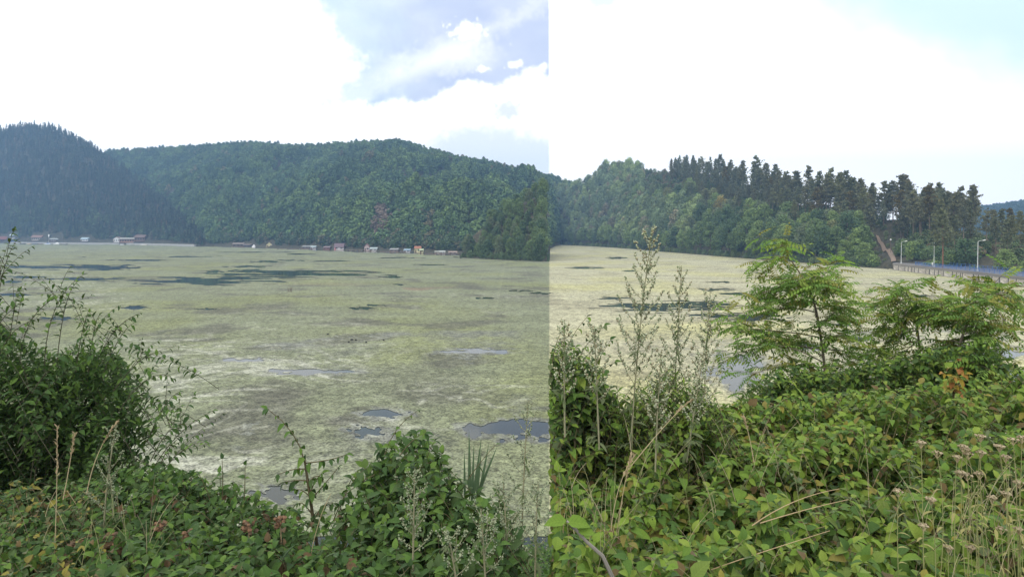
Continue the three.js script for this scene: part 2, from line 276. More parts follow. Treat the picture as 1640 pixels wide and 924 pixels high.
const crestP = table([[725, 396], [738, 386], [755, 354], [790, 326], [840, 298], [881, 280]]), crestPD = table([[725, 345], [760, 352], [800, 358], [881, 366]]);
const headland = makeHill('headland', litterDS, 726, 876, shoreP, crestPD, crestP, 9, { bump: 3, du: 6 });
const shoreR = table([[868, 810], [880, 806], [940, 678], [1000, 570], [1060, 460], [1100, 415], [1160, 358], [1240, 307], [1330, 263], [1420, 233], [1440, 232], [1500, 212], [1560, 194], [1640, 172], [1800, 150], [2000, 120]]);
const crestRD = table([[868, 860], [900, 855], [935, 810], [960, 780], [1000, 745], [1060, 625], [1100, 560], [1150, 500], [1200, 445], [1240, 405], [1300, 350], [1350, 332], [1400, 315], [1440, 302], [1480, 292], [1540, 285], [1600, 275], [1700, 255], [2000, 230]]);
const crestRG = table([[868, 306], [900, 304], [935, 296], [960, 280], [1000, 272], [1060, 276], [1100, 280], [1150, 289], [1200, 303], [1240, 316], [1300, 333], [1350, 341], [1400, 350], [1440, 356], [1480, 362], [1540, 384], [1600, 400], [1700, 405], [2000, 405]]);
const rightHill = makeHill('right_hill', litterDS, 868, 2000, shoreR, crestRD, crestRG, 0, { bump: 6, du: 9, shape: t => t, flat: (u) => 2.2 * ss(1405, 1434, u) });
const farHill = makeHill('distant_hill', litterFar, 1440, 2100, () => 800, () => 1300, table([[1440, 350], [1540, 336], [1570, 331], [1600, 326], [1640, 320], [1760, 310], [2100, 300]]), 11, { bump: 20, back: 1.2 });

// ---- near bank under the photographer
const bankY = (x, d) => { const t = Math.max(0, d - 1.1); return 11.35 - Math.min(t * .30, .6 + t * .18) * 1 - Math.max(0, t - 1.5) * .275 + .12 * fbm(x * .5, d * .5, 2); };
(function bank() {
  const P = [], T = [], I = [], nx = 120, nd = 70;
  for (let j = 0; j <= nd; j++) for (let i = 0; i <= nx; i++) { const x = Math.sign(i - nx / 2) * 220 * Math.pow(Math.abs(i - nx / 2) / (nx / 2), 2.2), d = j < 12 ? -60 + j * 5.1 : 1.2 + (j - 12) * .5; P.push(x, bankY(x, d), -d); T.push(x / 20, d / 20); if (i < nx && j < nd) { const q = j * (nx + 1) + i; I.push(q, q + 1, q + nx + 1, q + 1, q + nx + 2, q + nx + 1); } }
  const g = new THREE.BufferGeometry(); g.setAttribute('position', new THREE.Float32BufferAttribute(P, 3)); g.setAttribute('uv', new THREE.Float32BufferAttribute(T, 2)); g.setIndex(I); g.computeVertexNormals();
  soil.side = THREE.DoubleSide; structure('bank', g, soil);
})();

// ================================================================ TREES
function face(acc, c, n, w, h, col) { // a spray of leaves: one bent face
  const a = V(rr(-1, 1), rr(-1, 1), rr(-1, 1)).cross(n).normalize().multiplyScalar(w), b = n.clone().cross(a).normalize().multiplyScalar(h);
  acc.quad(c.clone().sub(a), c.clone().addScaledVector(b, -1), c.clone().add(a), c.clone().add(b).addScaledVector(n, -h * .3), col, n);
}
const shade = (v, s) => { const k = 1 + s * (R() * 2 - 1); return [k * (v[0] ?? v), k * (v[1] ?? v), k * (v[2] ?? v)]; };
function broadleaf(h, w, low, faces, fs, limbs = true) { // parts: trunk and crown, base at the origin
  const trunk = new Acc(), crown = new Acc(), clumps = [], n = limbs ? 15 : 7;
  const lean = V(rr(-.06, .06), 1, rr(-.06, .06));
  trunk.tube([V(0, -1, 0), lean.clone().multiplyScalar(h * .3), lean.clone().multiplyScalar(h * .62), lean.clone().multiplyScalar(h * .82)], h * .018, h * .005, 6);
  for (let i = 0; i < n; i++) {
    const a = i * 2.4 + rr(-.4, .4), t = (i + .5) / n, y = lerp(low, .86, t) * h, rad = w * Math.sin(Math.PI * clamp(.2 + t * .72)) * rr(.55, 1), c = V(Math.cos(a) * rad * .72, y, Math.sin(a) * rad * .72), r = w * rr(.38, .56);
    clumps.push([c, r]); if (limbs) trunk.tube(bez(lean.clone().multiplyScalar(y * .62), V(c.x * .4, y * .85, c.z * .4), c, 3), h * .007, h * .002, 4);
  }
  clumps.push([lean.clone().multiplyScalar(h - w * .3), w * .42]);
  const per = Math.round(faces / clumps.length);
  for (const [c, r] of clumps) { const k = rr(.82, 1.18); for (let i = 0; i < per; i++) {
    const d = V(rr(-1, 1), rr(-.75, 1), rr(-1, 1)); if (d.length() < .2) continue; const o = d.clone().normalize(), p = c.clone().addScaledVector(o, r * (.62 + .45 * R() * R() + .1 * R())); p.y = c.y + (p.y - c.y) * .8;
    face(crown, p, o.multiplyScalar(.9).add(V(rr(-.8, .8), rr(-.1, 1.1), rr(-.8, .8))).normalize(), fs * rr(.6, 1.25), fs * rr(.5, 1), shade(k, .28)); } }
  return [trunk.geo(), crown.geo()];
}
function pine(h, w, from, pads, fs, tip) {
  const trunk = new Acc(), crown = new Acc(), b = V(rr(-.5, .5), h * .5, rr(-.5, .5)), top = V(rr(-.4, .4), h, rr(-.4, .4)), path = bez(V(0, -1.5, 0), b, top, 7);
  trunk.tube(path, h * .0125, h * .002, 6); const onTrunk = t => { const q = clamp(t) * 7, i = Math.min(6, Math.floor(q)); return path[i].clone().lerp(path[i + 1], q - i); };
  for (let i = 0; i < 9; i++) { const t = rr(from * .55, from + .08), a = rr(0, 6.3), s = onTrunk(t); trunk.tube([s, s.clone().add(V(Math.cos(a) * w * .3, rr(-.4, .2), Math.sin(a) * w * .3))], .04, .012, 3); }
  const wh = Math.round(h * (1 - from) / .95);
  for (let k = 0; k < wh; k++) {
    const t = (k + .3) / wh, y = lerp(from, .985, t), L = w * Math.pow(1 - t, tip) * rr(.5, 1.12) + .45;
    for (let q = 0; q < 5; q++) {
      if (R() < .12) continue;
      const a = k * 1.9 + q * 1.257 + rr(-.4, .4), l = L * rr(.45, 1.12), s = onTrunk(y + rr(-.025, .025)), e = s.clone().add(V(Math.cos(a) * l, l * rr(-.15, .55) + .1, Math.sin(a) * l)), tone = rr(.8, 1.2);
      trunk.tube([s, e], .05, .015, 3);
      for (let m = 0; m < pads; m++) { const u = rr(.3, 1.05), p = s.clone().lerp(e, u).add(V(rr(-.55, .55), rr(-.34, .5), rr(-.55, .55)).multiplyScalar(.6 + l * .2)); face(crown, p, V(rr(-1, 1), rr(-.2, 1), rr(-1, 1)).normalize(), fs * rr(.6, 1.3), fs * rr(.3, .7), shade(tone, .3)); }
    }
  }
  return [trunk.geo(), crown.geo()];
}
srand(101);
const leafy = [[14, 5.2, .12], [13, 5.6, .16], [15, 4.8, .2], [11, 5, .1], [16, 5.6, .22], [12.5, 4.4, .14]].map(a => broadleaf(...a, 1500, .42));
const bushes = [[5, 3, .1], [4.4, 3.2, .08], [6, 2.8, .12]].map(a => broadleaf(...a, 900, .27));
const pines = [[24, 5, .48, 17, .58, .75], [25, 4.6, .5, 17, .56, .85], [23, 5.4, .42, 17, .58, .65], [26, 4.8, .54, 18, .56, .6], [22, 5, .38, 16, .58, .9], [24, 5.3, .48, 17, .58, .55]].map(a => pine(...a));
const firs = [[20, 4.4, .14, 14, .5, 1], [18, 4.2, .1, 14, .5, .95]].map(a => pine(...a));
const thinPines = [[23, 2.4, .42, 5, .36, .6], [21, 2.6, .4, 5, .36, .7]].map(a => pine(...a));
const farLeafy = [[12, 4.9, .1], [11, 5.2, .1], [13, 4.6, .15]].map(a => broadleaf(...a, 230, .95, false));
const farPines = [[15, 2.6, .16, 3, .8, .8], [16, 2.4, .2, 3, .8, .9]].map(a => pine(...a));
const greens = { mid: [.155, .225, .085], bright: [.23, .315, .105], dull: [.17, .21, .11], dark: [.10, .16, .075], olive: [.23, .25, .105], yellow: [.34, .29, .10] };
const cm = Object.fromEntries(Object.entries(greens).map(([k, c]) => [k, crownMat(c)]));
const pineMats = [[.155, .172, .09], [.18, .182, .10], [.195, .205, .095], [.15, .16, .095]].map(crownMat), deadMat = crownMat([.24, .15, .10]), rustMat = crownMat([.15, .125, .045]);
const protoCache = {};
function tree(name, shapes, k, crownM, trunkM, pos, size, turn, label, category, group, sx = 1) {
  const key = name + k; let o;
  if (!protoCache[key]) { o = protoCache[key] = new THREE.Group(); part('trunk', shapes[k][0], trunkM, o); part('crown', shapes[k][1], crownM, o); } else o = protoCache[key].clone();
  o.name = numbered(name); o.children[0].material = trunkM; o.children[1].material = crownM; o.position.copy(pos); o.rotation.y = turn; o.scale.set(size * sx, size, size * sx); scene.add(o); return tag(o, label, category, group);
}
// far woods, each one mass
function wood(name, label, shapes, mats, places) {
  const g = new THREE.Group(); g.name = numbered(name); g.userData.kind = 'stuff'; scene.add(g); tag(g, label, 'forest');
  const lists = shapes.map(() => []); places.forEach((p, i) => lists[Math.floor(R() * shapes.length)].push(p));
  lists.forEach((list, k) => { if (!list.length) return; const m = shadows(new THREE.InstancedMesh(shapes[k][1], mats, list.length)); m.name = 'crown'; const T = new THREE.Object3D();
    list.forEach((p, i) => { T.position.copy(p.pos); T.rotation.set(0, rr(0, 6.3), 0); T.scale.set(p.s * rr(.85, 1.15), p.s * rr(.85, 1.2), p.s * rr(.85, 1.15)); T.updateMatrix(); m.setMatrixAt(i, T.matrix); m.setColorAt(i, C(...p.col)); }); g.add(m); });
}
function scatter(h, u0, u1, shore, crest, n, tmax, fn, t0 = .004) {
  const out = []; let guard = 0; const dmax = Math.max(crest(u0), crest(u1), crest((u0 + u1) / 2));
  while (out.length < n && guard++ < n * 40) { const u = rr(u0, u1), d = lerp(shore(u), crest(u), rr(t0, tmax)); if (R() > Math.pow(d / dmax, 1) * Math.min(1, (crest(u) - shore(u)) / 420)) continue; const p = V((u - CX) / F * d, h(u, d) - .4, -d), r = fn(u, d, p); if (r) out.push({ pos: p, ...r }); }
  return out;
}
const farMat = new THREE.MeshStandardMaterial({ vertexColors: true, color: 0xffffff, roughness: 1, side: THREE.DoubleSide });
const onPath = (u, d) => Math.abs(u - lerp(1432, 1404, clamp((d - 236) / 55))) < 6.5 && d > 225 && d < 300;
const damAhead = u => { const k = (u - CX) / F, t = (139.6 - k * 226) / (11.6 - k * 65); return 226 - 65 * t; };
srand(202);
const tintFar = (a, k) => a.map(v => v * k * 1.0);
wood('pine_forest', 'grey green pine plantation covering the dark hill on the far side', farPines, farMat, scatter(hill1, -400, 328, shore1, crestD1, 11500, 1.06, (u, d, p) => d < shore1(u) + ([[-10, 30], [45, 100], [128, 146], [176, 240]].some(q => u > q[0] && u < q[1]) ? 17 : 6) ? null : ({ s: rr(.6, .98), col: tintFar(R() < .1 ? [.12, .095, .065] : [.058, .076, .046], rr(.5, 1.6)) })));
wood('broadleaf_forest', 'broadleaf fringe low on the dark pine hill near the quay', farLeafy, farMat, scatter(hill1, -400, 328, shore1, crestD1, 900, .24, (u, d, p) => d > shore1(u) + 30 && fbm(p.x * .02, p.z * .02, 2) > -.05 ? { s: rr(.55, .95), col: tintFar([.075, .11, .045], rr(.75, 1.3)) } : null));
wood('broadleaf_forest', 'dense green broadleaf forest covering the long hill across the lake', farLeafy, farMat, scatter(hill2, 130, 1000, shore2, crestD2, 25000, 1.05, (u, d, p) => { if (d < shore2(u) + (u > 355 && u < 740 ? 15 : 4)) return null; const b = fbm(p.x * .012, p.z * .012, 3); const bare = Math.hypot((u - 612) / 14, (HY - (p.y - EYE) / d * F - 362) / 26) < 1 && R() < .75; return { s: rr(.42, 1.0), col: tintFar(bare ? [.2, .155, .12] : b > .14 ? [.11, .17, .055] : b < -.2 ? [.06, .105, .048] : R() < .06 ? [.15, .14, .075] : [.08, .135, .05], rr(.62, 1.4)) }; }));
wood('broadleaf_forest', 'blue hazed forest on the distant hill at far right', farLeafy, farMat, scatter(farHill, 1450, 1800, () => 800, () => 1300, 3500, 1.03, () => ({ s: rr(.8, 1.2), col: tintFar([.045, .07, .03], rr(.7, 1.3)) })));
const onR = (u, d) => V((u - CX) / F * d, rightHill(u, d) - .3, -d);
wood('broadleaf_forest', 'hazy broadleaf forest on the left end of the right hill', leafy, farMat, scatter(rightHill, 880.5, 1120, shoreR, crestRD, 900, 1.03, (u, d, p) => { if (bearing(p) - 880 < 3.5 / d * F) return null; const t = (d - shoreR(u)) / (crestRD(u) - shoreR(u)); if (u > 1030 && t > .5) return null; const b = fbm(p.x * .02, p.z * .02, 2); return { s: rr(.65, 1.1) * (u < 960 ? .8 : 1), col: tintFar(b > .12 ? [.24, .31, .12] : R() < .12 ? [.25, .23, .14] : [.165, .225, .11], rr(.7, 1.3)) }; }, .06));

wood('pine_forest', 'dark pine wood closing the upper slope of the right hill', pines.slice(0, 3), new THREE.MeshStandardMaterial({ vertexColors: true, roughness: 1, side: THREE.DoubleSide }), scatter(rightHill, 1085, 1430, shoreR, crestRD, 150, 1.12, (u, d) => onPath(u, d) ? null : ({ s: rr(.62, .8) * (u < 1250 ? .9 : .8), col: tintFar([.145, .165, .10], rr(.75, 1.2)) }), .72));
wood('undergrowth', 'shrubby undergrowth between the trees of the right hill', bushes, farMat, scatter(rightHill, 1000, 1640, shoreR, crestRD, 1300, 1.05, (u, d, p) => onPath(u, d) ? null : u > 1396 && u < 1442 && d < 300 ? { s: rr(.2, .42), col: tintFar([.15, .19, .08], rr(.6, 1.2)) } : (u > 1405 && d < damAhead(u) + 19) ? null : { s: rr(.5, 1.05), col: tintFar(R() < .15 ? [.19, .15, .09] : [.12, .17, .07], rr(.6, 1.2)) }, .1));
wood('undergrowth', 'leafy fringe overhanging the waterline of the right shore and headland', bushes, farMat, (() => { const o = []; for (let u = 882; u < 1409;) { const d = shoreR(u) + rr(.4, 3); o.push({ pos: onR(u, d).setY(rr(-.6, 0)), s: rr(.5, .85), col: tintFar(R() < .3 ? [.17, .22, .08] : [.11, .16, .065], rr(.7, 1.2)) }); u += rr(1.2, 2.4) / d * F; } for (let u = 741; u < 872; u += rr(3, 7)) { const d = shoreP(u) + rr(.4, 3); o.push({ pos: V((u - CX) / F * d, rr(-.6, 0), -d), s: rr(.5, .9), col: tintFar([.10, .15, .06], rr(.7, 1.2)) }); } return o; })());
const hue = { mid: 'mid green', bright: 'bright green', dull: 'dull green', dark: 'dark green', olive: 'olive green', yellow: 'yellowing' };
const stretch = u => u < 960 ? 'at the left end of the right shore' : u < 1060 ? 'below the rounded left summit' : u < 1150 ? 'below the brown dead pines' : u < 1240 ? 'just left of the skyline gap' : u < 1320 ? 'under the gap in the skyline' : u < 1385 ? 'right of the skyline gap' : 'beside the dirt path';
const build = s => s > 1.08 ? 'large' : s > .94 ? 'medium' : 'small';
// headland trees, each of its own
srand(303);
{
  let n = 0;
  for (let t = .01; t < 1.1; t += .1) { const hk = R() < .5 ? 'mid' : 'dark', size = rr(.75, .9), d0 = lerp(shoreP(872), crestPD(872), t), u = SEAM - 1 - 4.4 * size / d0 * F, d = lerp(shoreP(u), crestPD(u), t), lb = hue[hk] + ' tree at the right edge of the headland, ' + (t < .3 ? 'low down' : t < .7 ? 'midway up' : 'at the top'); tree('shore_tree', leafy, Math.floor(R() * 6), cm[hk], barkGrey, V((u - CX) / F * d, headland(u, d) - .3, -d), size, rr(0, 6), lb, 'tree', lb, .92); }
  for (let row = 0; row < 7; row++) for (let u = 742 + row * 4; u < 878;) {
    const d = lerp(shoreP(u), crestPD(u), .02 + row * .17), w = rr(13, 20), uu = u + w * .4; u += w;
    if (row > 0 && uu < 748 + row * 5) continue;
    const k = Math.floor(R() * 6), size = Math.min(rr(.55, .85), 1), half = 4.6 * size / d * F; if (uu + half > SEAM + 1.5) { if (uu > SEAM - 2) continue; }
    const hk = pick(['mid', 'dark', 'dark', 'mid', 'dull']), lb = hue[hk] + ' ' + ['tree at the waterline', 'tree just above the waterline', 'tree on the lower slope', 'tree on the middle slope', 'tree on the middle slope', 'tree near the top', 'tree on the top'][row] + ' of the headland, ' + (uu < 790 ? 'left end' : uu < 835 ? 'middle' : 'right end');
    const px = Math.min(uu, SEAM + .5 - half);
    tree('shore_tree', leafy, k, cm[hk], barkGrey, V((px - CX) / F * d, headland(px, d) - .5, -d), size, rr(0, 6), lb, 'tree', lb, .92); n++;
  }
}
// right hill, waterline row, slope and pines
srand(404);
for (let u = 884; u < 1428;) {
  const d = shoreR(u) + rr(2.5, 6), size = rr(.85, 1.3) * (u > 1330 ? .8 : 1), half = 4.8 * size / d * F; u += half * rr(.75, 1.2); if (u > 1401) break;
  const hk = pick(['mid', 'bright', 'mid', 'dark', 'dull', 'bright']), lb = build(size) + ' ' + hue[hk] + ' tree at the waterline ' + stretch(u);
  tree('shore_tree', leafy, Math.floor(R() * 6), cm[hk], barkGrey, onR(u, shoreR(u) + rr(2.5, 6)), size, rr(0, 6), lb, 'tree', lb);
}
const taken = [];
const free = (p, r) => { for (const q of taken) if (Math.hypot(p.x - q.x, p.z - q.z) < r) return false; taken.push(p); return true; };
let tries = 0, n = 0;
while (n < 120 && tries++ < 4000) {
  const u = rr(1000, 1425), t = rr(.1, u < 1180 ? .62 : .5), d = lerp(shoreR(u), crestRD(u), t), p = onR(u, d); if ((u > 1388 && d < 302) || !free(p, 6.2)) continue; n++;
  const hk = R() < .06 ? pick(['yellow', 'olive']) : pick(['bright', 'mid', 'olive', 'dull', 'bright', 'dark']), size = rr(.78, 1.2), lb = build(size) + ' ' + hue[hk] + ' tree ' + (t < .3 ? 'low' : t < .45 ? 'midway up' : 'high') + ' on the slope ' + stretch(u);
  tree('slope_tree', leafy, Math.floor(R() * 6), cm[hk], barkGrey, p, size, rr(0, 6), lb, 'tree', lb);
}
// the tops that stand against the sky: bearing, row of the top
const tops = [[1088, 263], [1112, 256], [1132, 259], [1155, 247], [1171, 256], [1190, 257], [1212, 250], [1228, 262], [1243, 263], [1258, 283], [1277, 274], [1297, 264], [1312, 273], [1331, 270], [1346, 276], [1356, 273], [1369, 284], [1381, 291], [1399, 299], [1416, 290], [1431, 288], [1445, 280], [1466, 305], [1483, 299], [1496, 312], [1509, 303], [1522, 310], [1536, 322], [1549, 322]];
const MP = () => pick(pineMats);
const ordinal = ['first', 'second', 'third', 'fourth', 'fifth', 'sixth', 'seventh', 'eighth', 'ninth', 'tenth', 'eleventh', 'twelfth'];
tops.forEach(([u, y], i) => { const d = crestRD(u) * rr(.95, 1), p = onR(u, d), k = Math.floor(R() * 6), hgt = EYE + (HY - y) / F * d - p.y, s = hgt / [24, 25, 23, 26, 22, 24][k]; taken.push(p);
  tree('ridge_pine', pines, k, MP(), barkGrey, p, s, rr(0, 6), ordinal[u < 1262 ? i : u < 1405 ? i - 10 : i - 19] + ' skyline pine from the left ' + (u < 1262 ? 'in the stand before the gap' : u < 1405 ? 'in the stand right of the gap' : 'in the stand above the dam'), 'pine tree', 'skyline pines of the right hill', 1.05 / Math.sqrt(s)); });
tries = 0; n = 0;
while (n < 125 && tries++ < 9000) {
  const u = rr(1075, 1560), t = rr(u < 1250 ? .5 : .34, 1.04), d = lerp(shoreR(u), crestRD(u), t), p = onR(u, d); if (u > 1405 && d < damAhead(u) + 30) continue; if ((u > 1398 && u < 1440 && d < 292) || !free(p, 4.2)) continue; n++;
  const k = Math.floor(R() * 6), low = ss(1120, 1300, u);
  const rust = R() < .1, pale = R() < .4, sz = rr(.7, .94) * (u < 1250 ? .85 : 1), lb = (sz > .84 ? 'tall ' : sz > .74 ? '' : 'short ') + (rust ? 'rusty' : 'dark') + ' pine, ' + (pale ? 'pale' : 'grey') + ' trunk, ' + (t < .6 ? 'midway up' : t < .82 ? 'high up' : 'near the crest') + ' ' + (u < 1262 ? stretch(u).replace('below the', 'among the') : u < 1320 ? 'under the skyline gap' : u < 1390 ? 'left of the dirt path' : u < 1440 ? 'above the dirt path' : u < 1500 ? 'above the first dam lamps' : 'above the nearest dam lamp');
  tree('slope_pine', pines, k, rust ? rustMat : MP(), pale ? barkPale : barkGrey, p, sz, rr(0, 6), lb, 'pine tree', lb);
}
[[1098, 285, 23], [1108, 290, 21], [1118, 287, 22], [1128, 288, 22], [1090, 300, 18]].forEach(([u, y, h], i) => { const d = crestRD(u) * .95, p = onR(u, d); tree('dead_pine', thinPines, i % 2, deadMat, barkPale, p, (EYE + (HY - y) / F * d - p.y) / 22, i, 'dead reddish brown pine in the thin patch under the skyline', 'pine tree', 'dead brown pines'); });
[[1163, 268], [1394, 312], [1480, 318], [1618, 336]].forEach(([u, y], i) => { const d = crestRD(u) * .94, p = onR(u, d), s = (EYE + (HY - y) / F * d - p.y) / 23; tree('rusty_pine', pines, (i * 2) % 6, rustMat, barkGrey, p, s, i, ['yellow brown pine among the dark skyline pines left of the gap', 'rust tinged pine at the top of the dirt path', 'rust tinged pine between the first and second dam lamps', 'rust tinged pine at the right end behind the railing'][i], 'pine tree'); });
// firs and shrubs behind the dam road
[[1512, 338, 33], [1500, 330, 48], [1530, 345, 38], [1545, 330, 52], [1556, 322, 60], [1582, 338, 52], [1596, 348, 40], [1606, 334, 58], [1622, 345, 46], [1636, 338, 52], [1652, 342, 44], [1672, 335, 60], [1592, 336, 66], [1614, 350, 34], [1644, 352, 34]].forEach(([u, y, off], i) => { const d = damAhead(u) + off, p = onR(u, d), top = EYE + (HY - y) / F * d - p.y, f = i % 3 === 1; tree(f ? 'bushy_fir' : 'roadside_pine', f ? firs : pines, f ? i % 2 : i % 6, MP(), i % 2 ? barkPale : barkGrey, p, top / (f ? [20, 18][i % 2] : [24, 25, 23, 26, 22, 24][i % 6]), i * 1.3, (f ? 'full dark conifer branched to the ground, ' : 'bare stemmed pine behind the blue railing, ') + ['left of', 'left of', 'just right of', 'just right of', 'just left of', 'well right of', 'far right of', 'far right of', 'rightmost beyond', 'rightmost beyond', 'rightmost beyond', 'rightmost beyond', 'far right of', 'far right of', 'rightmost beyond'][i] + [' the red trunk pine', ' the red trunk pine', ' the red trunk pine', ' the red trunk pine', ' the nearest lamp'][Math.min(i, 4)], f ? 'conifer tree' : 'pine tree', f ? 'full conifers behind the dam road' : 'pines behind the blue railing'); });
{ const d = damAhead(1511) + 3.4, p = V((1511 - CX) / F * d, 2.4, -d); tree('red_trunk_pine', pines, 4, pineMats[0], barkRed, p, .86, 1, 'pine with a reddish trunk rising from the dam road between two lamps', 'pine tree'); }
srand(505);
for (let i = 0; i < 17; i++) { const u = 1450 + i * 12.4 + rr(-3, 3), d = damAhead(u) + rr(15, 22), p = onR(u, d), hk = ['mid', 'bright', 'dark'][i % 3]; tree('roadside_shrub', bushes, (i * 2 + (i >> 1)) % 3, cm[hk], barkGrey, p, rr(.9, 1.6) * (u < 1560 ? 1 : .8), rr(0, 6), hue[hk] + ' shrub behind the dam road, ' + (u < 1465 ? 'by the first lamp' : u < 1490 ? 'left of the second lamp' : u < 1530 ? 'by the red trunk pine' : u < 1575 ? 'behind the nearest lamp' : u < 1615 ? 'right of the nearest lamp' : 'at the right end'), 'shrub', 'shrubs along the dam road'); }
for (let i = 0; i < 14; i++) { const u = 1330 + i * 5.4, d = shoreR(u) + rr(.8, 3); tree('waterside_shrub', bushes, (i >> 1) % 3, [cm.mid, cm.bright, cm.dull][i % 3], barkGrey, onR(u, d), rr(.6, 1), rr(0, 6), 'low ' + ['mid green', 'bright green', 'dull green'][i % 3] + ' shrub at the water, ' + (i < 5 ? 'well left of' : i < 10 ? 'left of' : 'close to') + ' the dam end', 'shrub', 'shrubs at the water beside the dam'); }

// ================================================================ THE DAM
(function dam() {
  const A = V(139.6, 0, -226), B = V(128, 0, -161), dir = B.clone().sub(A).normalize(), inland = V(-dir.z, 0, dir.x).normalize(); if (inland.x < 0) inland.negate();
  const turn = Math.atan2(-dir.z, dir.x), along = u => { const k = (u - CX) / F; return (k * -A.z - A.x) / (dir.x + k * dir.z); }; // metres from A where bearing u meets the wall
  const LEN = 112, conc = grainTex(.62, 1, .5, .5);
  const pale = [M(.78, .70, .61, { map: conc }), M(.70, .63, .55, { map: conc }), M(.82, .75, .66, { map: conc })], dark = M(.2, .185, .165, { map: conc }), grey = M(.34, .315, .295, { map: conc }), asphalt = M(.2, .2, .21, { map: conc }), blue = M(.07, .17, .42, { roughness: .6 }), steel = M(.6, .62, .62, { roughness: .5 }), white = M(.8, .8, .8, { roughness: .4 });
  const w = thing('dam_wall', 'long low concrete dam wall with pale panels and dark joints', 'dam', A.toArray(), turn); // local x along, z = inland or lake
  const s = Math.sign(inland.dot(V(0, 0, 1).applyAxisAngle(UP, turn))); // local z that points inland
  const joints = [1431.5, 1440, 1450.5, 1455.6, 1461.5, 1466, 1472.5, 1484, 1490, 1498, 1504, 1512.7, 1526.6, 1533, 1539.8, 1542.8, 1560.3, 1568.4, 1580, 1590, 1602, 1616, 1629, 1643, 1660, 1676, 1694, 1716].map(along).filter(x => x < LEN);
  joints.push(LEN);
  for (let i = 0; i < joints.length - 1; i++) { const a = joints[i] + .22, b = joints[i + 1] - .22; part('panel', box(b - a, 1.9, .5, (a + b) / 2, .75, s * .25 + rr(-.03, .03)), pale[i % 3], w); part('buttress', box(i % 4 ? .3 : .6, 2.0, .62, joints[i], .72, s * .26), dark, w); }
  part('foundation', box(LEN, .4, 1.2, LEN / 2, -.12, s * .4), dark, w);
  part('coping', box(LEN + .6, .75, 1.1, LEN / 2 - .3, 2.075, s * .45), grey, w);
  const q = (x, y, z) => A.clone().addScaledVector(dir, x).addScaledVector(inland, z).setY(y);
  const strip = (z0, z1, y, x0 = -4, x1 = LEN) => { const g = new THREE.BufferGeometry(), a = [q(x0, y, z0), q(x1, y, z0), q(x1, y, z1), q(x0, y, z1)]; g.setAttribute('position', new THREE.Float32BufferAttribute(a.flatMap(v => v.toArray()), 3)); g.setAttribute('uv', new THREE.Float32BufferAttribute([0, 0, LEN / 4, 0, LEN / 4, 2, 0, 2], 2)); g.setIndex([0, 1, 2, 0, 2, 3]); g.computeVertexNormals(); return g; };
  asphalt.side = THREE.DoubleSide; const verge = M(.27, .2, .14, { map: conc, side: THREE.DoubleSide });
  structure('dam_road', strip(1.0, 8.2, 2.46), asphalt); structure('road_verge', strip(8.2, 13, 2.5), verge);
  structure('dam_fill', box(LEN, 2.2, 12, 0, 0, 0).rotateY(turn).translate(...q(LEN / 2, 1.3, 6.7).toArray()), verge);
  // railings
  for (const [z, x0, label] of [[.75, along(1463), 'blue metal railing along the lake side of the dam'], [8.6, along(1450), 'blue metal railing along the far side of the dam road']]) {
    const r = thing('railing', label, 'railing', q(x0, 2.45, z).toArray(), turn), L = LEN - x0 - 1;
    for (const y of [.12, .62, 1.1]) part('rail', box(L, .07, .06, L / 2, y, 0), blue, r);
    for (let x = 0; x <= L; x += 2.4) part('post', box(.1, 1.2, .1, x, .6, 0), blue, r);
    const bars = new Acc(); for (let x = .4; x < L && z < 2; x += .4) bars.add(box(.045, .98, .03, x, .61, 0)); if (z < 2) { const b = part('bars', bars.geo(), blue, r); b.userData.kind = 'stuff'; }
  }
  // lamps
  [[1438.6, 388, 'first lamp post from the path end of the dam'], [1490.5, 388, 'second lamp post on the dam, with a white sign at its foot'], [1559.5, 387, 'nearest lamp post on the dam']].forEach(([u, y, label]) => {
    const x = along(u), p = q(x, 2.45, 1.15), h = EYE + (HY - y) / F * -p.z - p.y, l = thing('street_lamp', label + ', curved arm', 'street lamp', p.toArray(), turn);
    const pole = new Acc(); pole.tube([V(0, 0, 0), V(.12, h * .5, 0), V(.25, h, 0)], .11, .065, 8); part('pole', pole.geo(), steel, l); part('base', box(.34, .5, .34, 0, .25, 0), steel, l);
    const arm = new Acc(); arm.tube(bez(V(.25, h - .02, 0), V(.3, h + .25, s * .2), V(.3, h + .34, s * 1.1), 5), .05, .045, 6); part('arm', arm.geo(), steel, l);
    const hd = new THREE.SphereGeometry(.5, 14, 8).scale(.42, .22, .95).rotateX(-s * .2).translate(.3, h + .4, s * 1.5); part('lamp_head', hd, white, l);
  });
  { const p = q(along(1490.5) + .2, 2.75, .9), sg = thing('sign', 'small blank white sign board at the foot of the second dam lamp', 'sign', p.toArray(), turn); part('board', box(.75, .8, .05, 0, .75, -s * .28), white, sg); part('post', box(.06, 1.1, .06, 0, .4, -s * .22), steel, sg); }
  { const u = 1427.5, d = 246, y = rightHill(u, d), p = V((u - CX) / F * d, y, -d), l = thing('garden_lamp', 'small lamp with a pale globe beside the dirt path', 'street lamp', p.toArray()), h = Math.max(2.2, EYE + (HY - 385) / F * d - y); const a = new Acc(); a.tube([V(0, 0, 0), V(0, h, 0)], .08, .06, 6); part('pole', a.geo(), barkGrey, l); part('globe', new THREE.SphereGeometry(.32, 12, 8).translate(0, h + .25, 0), white, l); part('collar', new THREE.CylinderGeometry(.14, .1, .12, 8).translate(0, h, 0), barkGrey, l); }
